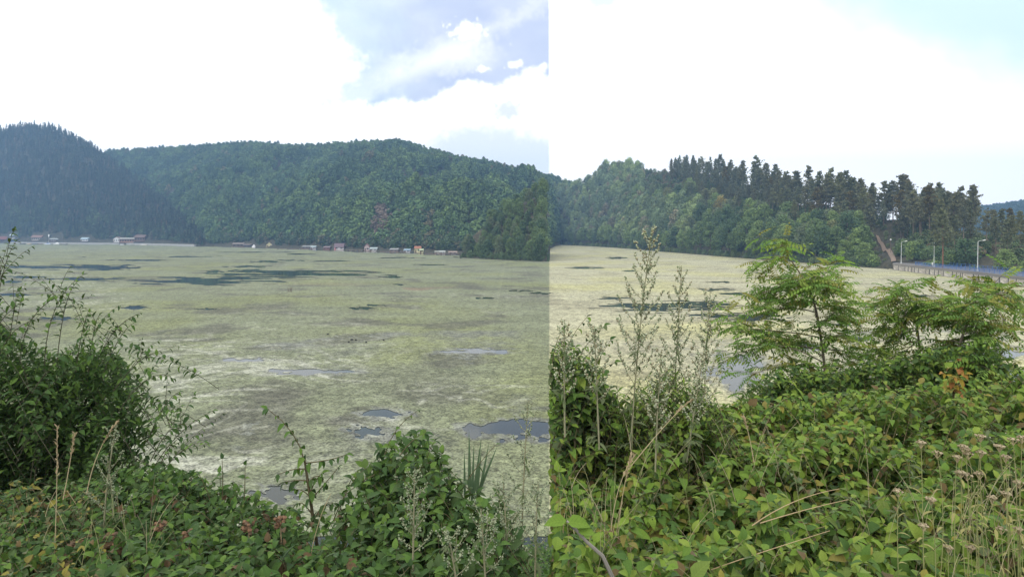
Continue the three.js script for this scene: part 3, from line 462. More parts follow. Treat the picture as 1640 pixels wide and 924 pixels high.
  // dirt path climbing the hill
  const P = [], I = [], N = 26; for (let i = 0; i <= N; i++) { const d = lerp(233, 288, i / N), u = lerp(1432, 1404, clamp((d - 236) / 55)), wd = lerp(8, 4, i / N); for (const e of [-.5, -.17, .17, .5]) { const uu = u + e * wd, x = (uu - CX) / F * d; P.push(x, Math.max(rightHill(uu, d), 0) + .5, -d); } if (i) for (let e = 0; e < 3; e++) { const k = i * 4 + e; I.push(k - 4, k - 3, k, k - 3, k + 1, k); } }
  const g = new THREE.BufferGeometry(); g.setAttribute('position', new THREE.Float32BufferAttribute(P, 3)); g.setIndex(I); g.computeVertexNormals(); structure('dirt_path', g, M(.22, .165, .125, { side: THREE.DoubleSide, roughness: 1 }));
})();

// ================================================================ FAR SHORE: huts, rafts, boats
const hutSpots = [];
(function farShore() {
  srand(606);
  const win = M(.03, .035, .04, { roughness: .2 }), plank = M(.16, .12, .09), quayM = M(.42, .42, .4);
  function hut(u, y, w, h, o) { // bearing of the middle, row of the foot, width and height in bearing units
    const d = (u < 320 ? shoreDepth(u) + 5 : waterDepth(y)) + (o.back ?? 0), s = d / F, W = w * s, Hh = h * s, D = Math.min(W, 7) * .8, base = at(u, y, d); base.y = Math.max(.25, base.y) + (o.up ?? 0);
    const t = thing(o.name ?? 'lake_hut', o.label, o.cat ?? 'hut', base.toArray(), o.turn ?? rr(-.15, .15)), wm = M(...o.wall.map(v => v * .78)), rm = M(...o.roof.map((v, i) => v * [.72, .85, .85][i])), wh = Hh * (o.wallShare ?? .58);
    part('wall', box(W, wh, D, 0, wh / 2, 0), wm, t);
    const e = W * .08 + .25, g = new THREE.Shape(); 
    if (o.front) { g.moveTo(-W / 2 - e, 0); g.lineTo(0, Hh - wh); g.lineTo(W / 2 + e, 0); g.lineTo(W / 2 + e, -.18); g.lineTo(0, Hh - wh - .35); g.lineTo(-W / 2 - e, -.18); g.closePath(); part('roof', new THREE.ExtrudeGeometry(g, { depth: D + .8, bevelEnabled: false }).translate(0, wh + .18, -D / 2 - .4), rm, t);
      const f = new THREE.Shape(); f.moveTo(-W / 2, 0); f.lineTo(0, Hh - wh - .2); f.lineTo(W / 2, 0); f.closePath(); part('gable', new THREE.ExtrudeGeometry(f, { depth: D * .98, bevelEnabled: false }).translate(0, wh + .002, -D * .49), wm, t); }
    else { g.moveTo(-D / 2 - e, 0); g.lineTo(0, Hh - wh); g.lineTo(D / 2 + e, 0); g.closePath(); part('roof', new THREE.ExtrudeGeometry(g, { depth: W + .6, bevelEnabled: false }).rotateY(Math.PI / 2).translate(-W / 2 - .3, wh + .003, 0), rm, t); }
    const k = Math.max(1, Math.round(W / 3.2)); for (let i = 0; i < k; i++) part('window', box(W / k * .42, wh * .36, .08, (i + .5 - k / 2) * W / k + (k === 1 ? W * .2 : 0), wh * .6, D / 2 + .02), win, t);
    part('door', box(.85, Math.min(2, wh * .8), .09, -W / 2 + .8, Math.min(1, wh * .4), D / 2 + .03), M(...(o.door ?? [.12, .08, .06])), t);
    part('deck', box(W * 1.25, .35, D * 1.5, 0, -.18, D * .2), plank, t);
    if (u < 320) part('foundation', box(W * .98, 4, D * .98, 0, -2.2, 0), plank, t); hutSpots.push([u, w / 2 + 3, d + D]);
    if (o.chimney) part('chimney', box(.5, 1.2, .5, W * .2, Hh - .2, 0), M(.3, .15, .1), t);
    return t;
  }
  const H = (u, y, w, h, label, wall, roof, o = {}) => hut(u, y, w, h, { label, wall, roof, ...o });
  H(3, 388.6, 18, 10, 'red roofed lakeside house at the left edge of the far shore', [.2, .09, .08], [.26, .09, .08], { cat: 'house', name: 'house', wallShare: .5 });
  H(19, 388.2, 7, 8, 'small hut with a blue wall next to the red roofed house', [.12, .16, .36], [.35, .3, .32]);
  H(19.5, 380.6, 7, 6, 'pale grey roof showing above the trees behind the quay', [.45, .46, .46], [.55, .57, .58], { cat: 'house', name: 'house', back: 14, up: 0 });
  H(60, 385.6, 19, 9, 'low pale house with a pinkish roof behind the quay', [.48, .43, .38], [.3, .16, .14], { cat: 'house', name: 'house', back: 7 });
  H(89, 386.4, 17, 5, 'long low shed with a grey roof behind the quay', [.4, .34, .33], [.4, .38, .38], { name: 'shed', cat: 'shed', back: 7 });
  H(136, 386.4, 12, 6.2, 'white cabin standing alone above the quay', [.82, .83, .84], [.42, .46, .52], { name: 'cabin', cat: 'cabin', back: 5, wallShare: .5 });
  H(188, 388, 11, 9, 'white gabled house at the left end of the brick building', [.78, .78, .78], [.24, .14, .13], { front: true, cat: 'house', name: 'house', back: 3 });
  H(206, 388.6, 27, 8, 'long brick coloured building by the water', [.42, .25, .18], [.42, .36, .34], { cat: 'building', name: 'brick_building', wallShare: .72 });
  H(225, 386.5, 17, 10.5, 'dark brown roofed house behind the long brick building', [.2, .13, .11], [.2, .12, .11], { cat: 'house', name: 'house', back: 7 });
  H(382, 395.4, 17, 6.5, 'brown wooden hut left of the yellow gabled hut', [.2, .16, .14], [.24, .17, .15]);
  H(397, 395.6, 12, 4.6, 'low dark hut right beside the brown wooden hut', [.13, .14, .17], [.2, .14, .13]);
  H(431.5, 396.3, 9.5, 8.6, 'yellow gabled hut standing on a raft', [.72, .66, .4], [.16, .11, .08], { front: true, wallShare: .42 });
  H(493, 398.6, 16, 5, 'grey weathered hut with a low roof', [.24, .21, .2], [.3, .26, .25]);
  H(502, 399, 8, 5, 'small white hut beside the grey weathered one', [.74, .74, .74], [.5, .52, .54]);
  H(524, 399.8, 10, 5, 'low reddish brown hut between two white huts', [.27, .13, .12], [.28, .18, .19]);
  H(543.5, 400.6, 15, 10.5, 'hut with white wall, red trim and tall dark roof', [.8, .76, .76], [.2, .12, .14], { wallShare: .42, door: [.5, .08, .08] });
  H(587.5, 402, 7.5, 11, 'narrow tall hut with a reddish roof and white wall', [.62, .5, .48], [.34, .14, .13], { wallShare: .5, front: true });
  H(598.5, 402.2, 11.5, 5.6, 'wide white hut next to the narrow tall hut', [.72, .72, .7], [.5, .5, .5]);
  H(632, 403.6, 13, 5.6, 'grey brown hut on a dark raft', [.3, .24, .22], [.36, .31, .3]);
  H(652.5, 404.4, 10, 5.4, 'hut with a blue grey roof and white wall', [.7, .74, .78], [.32, .38, .46]);
  H(669, 405.3, 10, 10.5, 'tall yellow hut with a small red roof', [.78, .74, .45], [.42, .16, .1], { wallShare: .66, chimney: true });
  H(675, 405.5, 6, 6.4, 'small yellow annexe hut right of the tall yellow hut', [.74, .72, .42], [.6, .6, .4], { wallShare: .7 });
  H(700, 406.2, 7, 4, 'small cream hut first of the three by the headland', [.66, .6, .5], [.45, .4, .35]);
  H(708.5, 406.6, 8, 4.6, 'white hut in the middle of the three by the headland', [.72, .72, .7], [.55, .5, .48]);
  H(725, 407.2, 13, 4.4, 'long white hut beside the headland trees', [.76, .74, .72], [.4, .26, .22]);
  // pole by the quay
  { const p = at(77, 386, 830); const t = thing('beacon', 'white beacon post standing behind the quay', 'post', [p.x, 1.5, p.z]); part('pole', new THREE.CylinderGeometry(.16, .2, 9, 8).translate(0, 4.5, 0), M(.6, .6, .62), t); part('panel', box(1.5, 3.2, .3, 0, 9.6, 0), M(.8, .82, .84), t); }
  // quay
  { const N = 26, w = thing('quay_wall', 'long pale concrete quay wall on the far left shore', 'wall'); for (let i = 0; i < N; i++) { const a = lerp(16, 312, i / N), b = lerp(16, 312, (i + 1) / N), A = at(a, 375, shoreDepth(a) - 1), B = at(b, 375, shoreDepth(b) - 1), L = A.distanceTo(B), g = box(L - .25, 1.9, 2.5).rotateY(Math.atan2(-(B.z - A.z), B.x - A.x)).translate((A.x + B.x) / 2, .75, (A.z + B.z) / 2); part('segment', g, quayM, w); } }
  // boats
  function boat(u, y, w, label, hull, top) {
    const d = waterDepth(y), s = d / F, L = w * s, p = at(u, y, d), t = thing('boat', label, 'boat', [p.x, .05, p.z], rr(-.3, .3)), g = new THREE.Shape(); g.moveTo(-L / 2, .9); g.lineTo(L / 2, 1.05); g.lineTo(L / 2 - .7, 0); g.lineTo(-L / 2 + .3, 0); g.closePath();
    part('hull', new THREE.ExtrudeGeometry(g, { depth: 1.8, bevelEnabled: true, bevelSize: .12, bevelThickness: .2, bevelSegments: 1 }).translate(0, 0, -.9), M(...hull), t); part('seat', box(.5, .1, 1.7, -.3, .85, 0), plank, t);
    if (top) { const c = new THREE.Shape(); c.moveTo(-L * .3, 0); c.lineTo(0, 1.7); c.lineTo(L * .3, 0); c.closePath(); part('canopy', new THREE.ExtrudeGeometry(c, { depth: 1.9, bevelEnabled: false }).translate(0, 1.1, -.95), M(...top), t); }
  }
  boat(35, 391.2, 9, 'dark boat moored nearest the red roofed house', [.1, .1, .11]); boat(46, 391.3, 8, 'tan boat moored off the quay', [.48, .38, .27]); boat(55, 391.4, 8, 'dark boat right of the tan boat', [.08, .09, .11]); boat(63.5, 391.5, 6, 'small brown boat in the middle of the moored row', [.2, .15, .13]); boat(75.5, 391.6, 9, 'white and blue boat moored off the quay', [.62, .68, .8], [.2, .26, .4]); boat(90, 391.8, 10, 'boat with a white tent shaped canopy', [.5, .5, .52], [.85, .85, .85]); boat(102, 392, 9, 'dark low boat at the right end of the moored row', [.15, .14, .14]);
  boat(195, 392.2, 6, 'small white boat below the brick building', [.8, .8, .8]); boat(230, 392.5, 10, 'long white boat right of the brick building', [.72, .68, .64]); boat(406, 396.2, 6, 'white boat left of the yellow gabled hut', [.85, .85, .85], [.8, .8, .82]);
  const raft = (a, b, y, label) => { const d = waterDepth(y), s = d / F, L = (b - a) * s, p = at((a + b) / 2, y, d), t = thing('raft', label, 'raft', [p.x, .1, p.z], 0); for (let i = 0; i < 4; i++) part('plank', box(L, .22, .55, 0, .5, (i - 1.5) * .62), M(.2 + .03 * (i % 2), .17, .15), t); for (const x of [-.42, -.14, .14, .42]) part('float', new THREE.CylinderGeometry(.35, .35, 2.4, 8).rotateX(Math.PI / 2).translate(x * L, .1, 0), M(.12, .13, .14), t); };
  raft(440, 500, 399.6, 'long low plank raft right of the yellow gabled hut'); raft(555, 582, 402.2, 'plank raft left of the narrow tall hut'); raft(608, 646, 404.6, 'dark plank raft below the grey brown hut'); raft(680, 735, 407.6, 'plank raft in front of the three huts by the headland');
  // on the water, nearer
  [[524.5, 536, 3], [558, 548.3, 3], [563, 544.6, 4], [569.5, 545.3, 3.4], [586, 549, 3], [614, 545.5, 3]].forEach(([u, y, w], i) => { const d = waterDepth(y), r = w * d / F / 2, g = new THREE.IcosahedronGeometry(1, 2), P = g.attributes.position; for (let k = 0; k < P.count; k++) { const q = 1 + .35 * n3(P.getX(k) * 1.6 + i * 9, P.getY(k) * 1.6, P.getZ(k) * 1.6); P.setXYZ(k, P.getX(k) * q * r, Math.max(-.05, P.getY(k) * q * r * .8), P.getZ(k) * q * r * 1.6); } g.computeVertexNormals(); const p = at(u, y, d), m = part(numbered('floating_clump'), g, M(.018, .018, .018), scene); m.position.set(p.x, .05, p.z); tag(m, 'small black clump floating on the algae in mid lake', 'debris', 'black clumps on the algae'); });
  { const y = 468, d = waterDepth(y), p = at(466, y, d), a = new Acc(); for (let i = 0; i < 9; i++) { const x = rr(-1, 1); a.tube(bez(V(x, -.1, rr(-.3, .3)), V(x + rr(-.4, .4), rr(.8, 1.4), 0), V(x + rr(-.9, .9), rr(.4, 1.6), 0), 4), .035, .015, 4); } const m = part(numbered('twig'), a.geo(), barkGrey, scene); m.position.copy(p).setY(0); tag(m, 'bare twigs poking out of the algae in mid lake', 'twig'); }
})();

// shrubs and small trees behind the huts and the quay
srand(660);
wood('shore_thicket', 'low thicket of shrubs behind the huts and the quay on the far shore', farLeafy, farMat, (() => { const o = []; for (let i = 0; i < 1900; i++) { const u = rr(-300, 740), h = u < 326 ? hill1 : hill2, sh = (u < 326 ? shore1 : shore2)(u), d = sh + (u < 326 ? rr(9, 40) : rr(5, 19)); if (hutSpots.some(q => Math.abs(q[0] - u) < q[1] + 3 && d < q[2] + 5)) continue; o.push({ pos: V((u - CX) / F * d, h(u, d) - .8, -d), s: rr(.35, .75), col: tintFar(R() < .2 ? [.12, .12, .07] : [.07, .11, .05], rr(.7, 1.3)) }); } return o; })());

// ================================================================ NEAR PLANTS
function leafGeo({ seg = 4, w = .5, fold = .22, curl = .7, pow = .72, sharp = .85 } = {}) {
  const P = [], T = [], I = [];
  for (let i = 0; i <= seg; i++) { const t = i / seg, hw = w / 2 * Math.pow(Math.max(0, Math.sin(Math.PI * Math.pow(t * .985 + .006, pow))), sharp), z = Math.sin(curl * t) / curl, y = -(1 - Math.cos(curl * t)) / curl; P.push(-hw, y + fold * hw * 2, z, 0, y, z, hw, y + fold * hw * 2, z); T.push(.5 - hw / w, t, .5, t, .5 + hw / w, t); if (i < seg) { const b = i * 3; I.push(b, b + 3, b + 1, b + 1, b + 3, b + 4, b + 1, b + 4, b + 2, b + 2, b + 4, b + 5); } }
  const g = new THREE.BufferGeometry(); g.setAttribute('position', new THREE.Float32BufferAttribute(P, 3)); g.setAttribute('uv', new THREE.Float32BufferAttribute(T, 2)); g.setIndex(I); g.computeVertexNormals(); return g;
}
const basis = (pos, dir, up, s) => { const z = dir.clone().normalize(), x = up.clone().cross(z).normalize(), y = z.clone().cross(x); return new THREE.Matrix4().makeBasis(x.multiplyScalar(s), y.multiplyScalar(s), z.multiplyScalar(s)).setPosition(pos); };
srand(707);
const leaflet = leafGeo({ seg: 2, w: .46, fold: .1, curl: .5 });
function pinnate(pairs, droop) { const a = new Acc(), pts = []; for (let i = 0; i <= 6; i++) { const t = i / 6; pts.push(V(0, -(droop * t * t), t * .96)); } a.tube(pts, .008, .004, 3); for (let i = 0; i < pairs; i++) { const t = .16 + .8 * i / pairs, p = V(0, -(droop * t * t), t * .96); for (const s of [-1, 1]) a.add(leaflet, basis(p, V(s, -.25 + rr(-.25, .1), .45), V(s * .2, 1, rr(-.2, .2)), .25 * rr(.85, 1.1))); } a.add(leaflet, basis(pts[6], V(0, -droop * 1.4, 1), UP, .24)); return a.geo(); }
function lobed() { const a = new Acc(), l = leafGeo({ seg: 2, w: .2, fold: .1, curl: .5 }); for (const [t, an, s] of [[.0, 0, 1], [.25, .8, .5], [.25, -.8, .5], [.5, .7, .42], [.5, -.7, .42], [.68, .6, .3], [.68, -.6, .3]]) a.add(l, basis(V(0, -.12 * t * t, t), V(Math.sin(an), -.15, Math.cos(an)), UP, s)); return a.geo(); }
const K = { ovate: [leafGeo({ w: .58, curl: .8 }), leafGeo({ w: .52, curl: 1.1, fold: .3 }), leafGeo({ w: .62, curl: .5, fold: .16 })], small: [leafGeo({ seg: 3, w: .46, curl: .5 }), leafGeo({ seg: 3, w: .42, curl: .9, fold: .3 })], lance: [leafGeo({ w: .24, curl: .9, pow: .85 }), leafGeo({ w: .2, curl: 1.3, pow: .85 })], heart: [leafGeo({ w: .8, pow: .55, curl: .6 }), leafGeo({ w: .74, pow: .55, curl: 1, fold: .28 })], pinnate: [pinnate(6, .35), pinnate(7, .55), pinnate(5, .25)], lobed: [lobed()] };
class Plant {
  constructor(name, label, category, base, side, group) { this.o = thing(name, label, category, base.toArray(), 0, group); this.b = base; this.side = side; this.stems = new Acc(); this.leaves = []; }
  ok(p) { const u = bearing(p); return this.side === 'L' ? u < SEAM - 1 : u > SEAM + 1; }
  leaf(p, dir, up, s, kind, col) { const tip = p.clone().addScaledVector(dir.clone().normalize(), s); if (!this.ok(p) || !this.ok(tip)) return; const g = pick(K[kind]); this.leaves.push({ m: basis(p.clone().sub(this.b), dir, up, s), g, col, d: -p.z, px: s / -p.z * F, u: bearing(tip), v: HY + (EYE - tip.y) / -tip.z * F, kind }); }
  stem(pts, r0, r1, col, sides = 4) { if (!pts.every(p => this.ok(p))) return; this.count = (this.count ?? 0) + 1; this.stems.tube(pts.map(p => p.clone().sub(this.b)), r0, r1, sides, col); }
  shoot(a, c, b, o) {
    const n = Math.max(4, Math.round(a.distanceTo(b) / .09)), pts = bez(a, c, b, n); this.stem(pts, o.r ?? .003, (o.r ?? .003) * .4, o.stemCol ?? [.10, .085, .04]);
    let len = 0; for (let i = 1; i <= n; i++) len += pts[i].distanceTo(pts[i - 1]);
    const k = Math.max(2, Math.round(len * (1 - (o.from ?? .3)) / o.spacing)), ph = rr(0, 3);
    for (let i = 0; i <= k; i++) {
      const t = lerp(o.from ?? .3, 1, i / k), q = t * n, j = Math.min(n - 1, Math.floor(q)), p = pts[j].clone().lerp(pts[j + 1], q - j), T = pts[j + 1].clone().sub(pts[j]).normalize(); let S = T.clone().cross(UP); if (S.length() < .2) S = V(1, 0, 0); S.normalize(); const Q = S.clone().cross(T).normalize();
      const taper = lerp(1, o.tip ?? .6, Math.pow(t, 3)), sides = o.alt ? [i % 2 ? 1 : -1] : [1, -1], a0 = o.flat ? rr(-.3, .3) : (i % 2) * 1.57 + ph;
      for (const s of sides) { const L = S.clone().multiplyScalar(Math.cos(a0) * s).addScaledVector(Q, Math.sin(a0) * s), dir = T.clone().multiplyScalar(o.fwd ?? .5).add(L).add(V(rr(-.35, .35), -(o.droop ?? .3) + rr(-.25, .25), rr(-.35, .35))); this.leaf(p, dir, V(rr(-.5, .5), 1, rr(-.45, .6)), o.size * taper * (R() < .15 ? rr(.3, .6) : rr(.6, 1.22)), o.kind, pick(o.cols)); }
      if (i === k) this.leaf(p, T.clone().add(V(0, -.2, 0)), V(rr(-.4, .4), 1, rr(-.2, .5)), o.size * taper, o.kind, pick(o.cols));
    }
  }
  finish(max = 300, name = 'leaf') {
    const cells = new Set(), vis = [], rest = []; this.leaves.sort((a, b) => a.d - b.d);
    for (const l of this.leaves) { const c = Math.max(4, l.px * .45), key = Math.round(l.u / c) + '_' + Math.round(l.v / c); if (vis.length < max && l.px > 7 && l.u > -10 && l.u < 1650 && l.v < 930 && !cells.has(key)) { cells.add(key); vis.push(l); } else rest.push(l); }
    for (const l of vis) { const m = part(name, l.g, matFor(l.col), this.o); m.matrix.copy(l.m); m.matrix.decompose(m.position, m.quaternion, m.scale); }
    if (rest.length) { const a = new Acc(); for (const l of rest) a.add(l.g, l.m, l.col); const m = part('foliage', a.geo(), leafMixed, this.o); m.userData.kind = 'stuff'; }
    if (this.stems.p.length) { const m = part('stem', this.stems.geo(), stemMixed, this.o); if (this.count > 1) m.userData.kind = 'stuff'; }
    return this.o;
  }
}
const inside = (poly, u, y) => { let c = false; for (let i = 0, j = poly.length - 1; i < poly.length; j = i++) if ((poly[i][1] > y) !== (poly[j][1] > y) && u < (poly[j][0] - poly[i][0]) * (y - poly[i][1]) / (poly[j][1] - poly[i][1]) + poly[i][0]) c = !c; return c; };
function mass(pl, poly, depth, n, o) { // many leafy shoots whose tips make up a rough surface
  const u0 = Math.min(...poly.map(p => p[0])), u1 = Math.max(...poly.map(p => p[0])), y0 = Math.min(...poly.map(p => p[1])), y1 = Math.max(...poly.map(p => p[1]));
  for (let i = 0, g = 0; i < n && g < n * 30; g++) {
    const u = rr(u0, u1), y = rr(y0, y1); if (!inside(poly, u, y)) continue; i++;
    const d = depth(u, y) + R() * R() * (o.thick ?? .5) + (o.rough ?? .2) * fbm(u * .012, y * .012 + 30, 3), b = at(u, y, d), L = (o.len ?? .6) * rr(.7, 1.3), sp = o.spread ?? .5;
    const a = b.clone().add(V(rr(-sp, sp) * L, -L * rr(.5, .95), rr(-sp, sp) * L * .8 - .15 * L)), c = a.clone().lerp(b, .55).add(V(rr(-.12, .12), rr(.1, .3), rr(-.05, .12)).multiplyScalar(L)); pl.shoot(a, c, b, o);
  }
}
const ground = (u, d) => V((u - CX) / F * d, bankY((u - CX) / F * d, d), -d);
// greens of the leaves
const GR = [[.185, .31, .042], [.155, .275, .042], [.235, .36, .05], [.11, .21, .036], [.28, .38, .065], [.09, .18, .042], [.19, .275, .055]];
const GD = [[.08, .165, .038], [.105, .205, .042], [.06, .13, .038], [.14, .25, .045], [.08, .14, .045]];
const GL = [[.08, .165, .034], [.10, .20, .036], [.06, .125, .033], [.14, .245, .042], [.085, .145, .045], [.05, .105, .032]];
const GA = [[.14, .185, .08], [.165, .21, .10], [.115, .16, .065]];
const withOdd = (a, odd, k) => { const o = []; for (let i = 0; i < k; i++) o.push(...a); o.push(...odd); return o; };
const ODD = [[.32, .29, .06], [.26, .23, .06], [.17, .12, .05]];
const STEMG = [.13, .13, .05], STEMD = [.30, .23, .13];

// ---- left: big dark bush and its long shoots
srand(811);
{
  const p = new Plant('dark_bush', 'large dark green bush at the left edge with long arching shoots', 'bush', ground(90, 6.2), 'L');
  const o = { kind: 'small', size: .078, spacing: .034, cols: GD, len: .7, thick: .9, rough: .5, from: .2, droop: .2, r: .0025, spread: .8, stemCol: [.06, .055, .03] };
  mass(p, [[-60, 530], [0, 520], [40, 556], [90, 562], [120, 548], [150, 532], [180, 562], [195, 596], [218, 606], [215, 628], [188, 660], [205, 700], [222, 745], [200, 790], [-60, 800]], (u, y) => 5.0 + .25 * Math.sin(u * .03), 640, o);
  const e = { ...o, from: .05, spacing: .036, size: .07, r: .0035, alt: true, cols: [...GD, [.07, .12, .03]] }, S = (pts, d) => { const [a, c, b] = pts.map(q => at(q[0], q[1], d)); a.y -= .18; p.shoot(a, c, b, e); for (let k = 0; k < 3; k++) { const s = a.clone().lerp(c, .5).lerp(c.clone().lerp(b, .4), R()), f = s.clone().add(V(rr(-.3, .3), rr(.08, .3), rr(-.2, .2))); p.shoot(s, s.clone().lerp(f, .5).add(V(0, .05, 0)), f, { ...e, r: .002, size: .055 }); } };
  S([[70, 560], [70, 480], [132, 440]], 4.9); S([[90, 545], [100, 470], [122, 452]], 4.8); S([[30, 560], [30, 510], [84, 478]], 5); S([[-10, 480], [0, 420], [24, 387]], 4.4); S([[-15, 500], [5, 500], [38, 480]], 4.7); S([[-12, 560], [10, 520], [50, 515]], 4.7); S([[-10, 440], [-2, 428], [8, 422]], 4.4); S([[120, 560], [130, 520], [140, 500]], 4.9); S([[140, 560], [150, 510], [158, 505]], 4.8); S([[150, 560], [170, 525], [216, 505]], 4.9); S([[165, 560], [190, 530], [212, 518]], 4.8); S([[180, 590], [230, 560], [240, 572]], 4.8); S([[190, 620], [240, 580], [276, 606]], 4.7); S([[230, 740], [270, 690], [340, 658]], 4.6); S([[240, 750], [280, 710], [326, 708]], 4.5); S([[235, 670], [260, 640], [285, 628]], 4.7); S([[240, 700], [270, 670], [300, 680]], 4.6); S([[10, 540], [20, 490], [30, 465]], 5); S([[250, 720], [270, 700], [300, 695]], 4.6);
  p.finish(300);
}
{
  const p = new Plant('leafy_bush', 'mid green leafy bush below the dark bush, by the water', 'bush', ground(210, 4.6), 'L');
  mass(p, [[150, 765], [230, 745], [300, 750], [330, 780], [320, 850], [150, 850]], (u, y) => 3.9 - (y - 740) * .004, 170, { kind: 'ovate', size: .078, spacing: .06, cols: GL, len: .5, thick: .5, from: .3, droop: .3 });
  p.finish(200);
}
{
  const p = new Plant('undergrowth_shrub', 'tangled low shrub with broad leaves at the bottom left corner', 'shrub', ground(60, 3.2), 'L');
  const q = [[-60, 770], [80, 765], [170, 775], [175, 990], [-60, 990]], D = (u, y) => lerp(3.7, 2.35, clamp((y - 770) / 155));
  mass(p, q, D, 300, { kind: 'ovate', size: .066, spacing: .07, cols: withOdd(GL, [...ODD, [.16, .17, .08]], 3), len: .5, thick: .5, from: .3, droop: .3, rough: .3 });
  mass(p, q, D, 170, { kind: 'heart', size: .05, spacing: .08, cols: withOdd([...GL, ...GA], ODD, 1), len: .45, thick: .4, from: .3, droop: .35, stemCol: STEMD });
  p.finish(260);
}
{
  const p = new Plant('bramble_shrub', 'leafy green shrub along the bottom edge left of the sapling', 'shrub', ground(300, 3.4), 'L');
  const poly = [[170, 800], [220, 775], [300, 760], [345, 755], [380, 765], [410, 795], [425, 820], [440, 990], [160, 990]];
  mass(p, poly, (u, y) => lerp(3.7, 2.3, clamp((y - 760) / 165)), 400, { kind: 'ovate', size: .076, spacing: .07, cols: withOdd(GL, [[.14, .20, .05], [.16, .10, .05]], 5), len: .5, thick: .55, from: .3, droop: .32, rough: .3 });
  const S = pts => { const [a, c, b] = pts.map(q => at(q[0], q[1], 3.4)); p.shoot(a, c, b, { kind: 'ovate', size: .06, spacing: .09, cols: GL, from: .25, droop: .1 }); };
  S([[355, 800], [357, 770], [355, 735]]); S([[390, 810], [392, 770], [392, 745]]); S([[335, 800], [330, 780], [318, 760]]);
  p.finish(280);
}
{
  const p = new Plant('young_sapling', 'thin arching sapling with paired leaves rising in front of the lake', 'sapling', ground(490, 4.2), 'L'), d = 3.5, o = { kind: 'small', size: .07, spacing: .055, cols: GD.concat(GL), from: .08, droop: .55, flat: true, fwd: .25, r: .004, tip: .7 }, Q = (u, y) => at(u, y, d);
  p.stem(bez(Q(508, 880), Q(494, 780), Q(487, 735), 8), .01, .006, [.1, .08, .04]);
  p.shoot(Q(487, 740), Q(478, 690), Q(428, 655), o); p.shoot(Q(488, 742), Q(530, 738), Q(554, 728), o); p.shoot(Q(489, 752), Q(470, 748), Q(446, 760), o); p.shoot(Q(492, 770), Q(475, 768), Q(455, 772), o); p.shoot(Q(496, 790), Q(505, 765), Q(515, 758), o); p.shoot(Q(500, 800), Q(485, 782), Q(474, 784), o); p.shoot(Q(498, 800), Q(520, 775), Q(542, 748), { ...o, size: .035 }); p.shoot(Q(503, 830), Q(485, 800), Q(478, 806), o); p.shoot(Q(503, 830), Q(520, 800), Q(532, 806), o); p.shoot(Q(496, 770), Q(510, 752), Q(520, 775), o);
  p.finish(150);
}
{
  const p = new Plant('low_shrub', 'low leafy shrub at the bottom edge below the thin sapling', 'shrub', ground(490, 3.2), 'L');
  mass(p, [[405, 820], [450, 812], [520, 812], [560, 800], [580, 990], [405, 990]], (u, y) => lerp(3.5, 2.4, clamp((y - 800) / 125)), 190, { kind: 'ovate', size: .074, spacing: .07, cols: withOdd(GL.concat(GD), [[.15, .10, .05]], 1), len: .48, thick: .5, from: .3, droop: .35, rough: .3 });
  p.finish(220);
}
{
  const p = new Plant('pointed_bush', 'rounded green bush with one shoot bending right, bottom centre', 'bush', ground(650, 3.6), 'L');
  const o = { kind: 'ovate', size: .085, spacing: .065, cols: GL.concat(GD, [[.1, .17, .035]]), len: .5, thick: .6, from: .28, droop: .35, rough: .25 };
  mass(p, [[575, 800], [590, 745], [610, 705], [640, 695], [690, 690], [712, 720], [735, 745], [745, 790], [800, 790], [815, 990], [560, 990]], (u, y) => lerp(3.5, 2.45, clamp((y - 690) / 235)), 420, o);
  const S = (pts, d, x) => { const [a, c, b] = pts.map(q => at(q[0], q[1], d)); p.shoot(a, c, b, { ...o, ...x }); };
  S([[615, 730], [630, 680], [668, 658]], 3.4, { size: .045, spacing: .05, flat: true, alt: true, from: .1 }); S([[600, 760], [560, 780], [548, 800]], 3.3, {}); S([[640, 730], [660, 700], [680, 695]], 3.2, {}); S([[735, 790], [770, 735], [795, 712]], 3.3, { kind: 'lance', size: .05, from: .1, spacing: .06, alt: true });
  p.finish(300);
}
// narrow sword leaves
{ const t = thing('sword_leaf_clump', 'clump of blue green sword shaped leaves standing before the lake', 'reed', ground(760, 4.4).toArray()), b = ground(760, 4.4), mat = leafMat([.09, .15, .075], { map: null }); [[744, 768, 744, 722], [752, 770, 752, 692], [757, 772, 772, 703], [760, 775, 790, 735], [758, 776, 798, 716], [762, 776, 772, 720], [755, 776, 760, 712], [764, 778, 784, 712]].forEach(([u0, y0, u1, y1]) => { const g = leafGeo({ seg: 6, w: .05, curl: .25, pow: .5, fold: .2 }), a = at(u0, y0 + 30, 3.8), c = at(u1, y1, 3.8), m = part('blade', g, mat, t), dir = c.clone().sub(a); basis(a.clone().sub(b), dir, V(.15, .2, 1), dir.length()).decompose(m.position, m.quaternion, m.scale); }); }

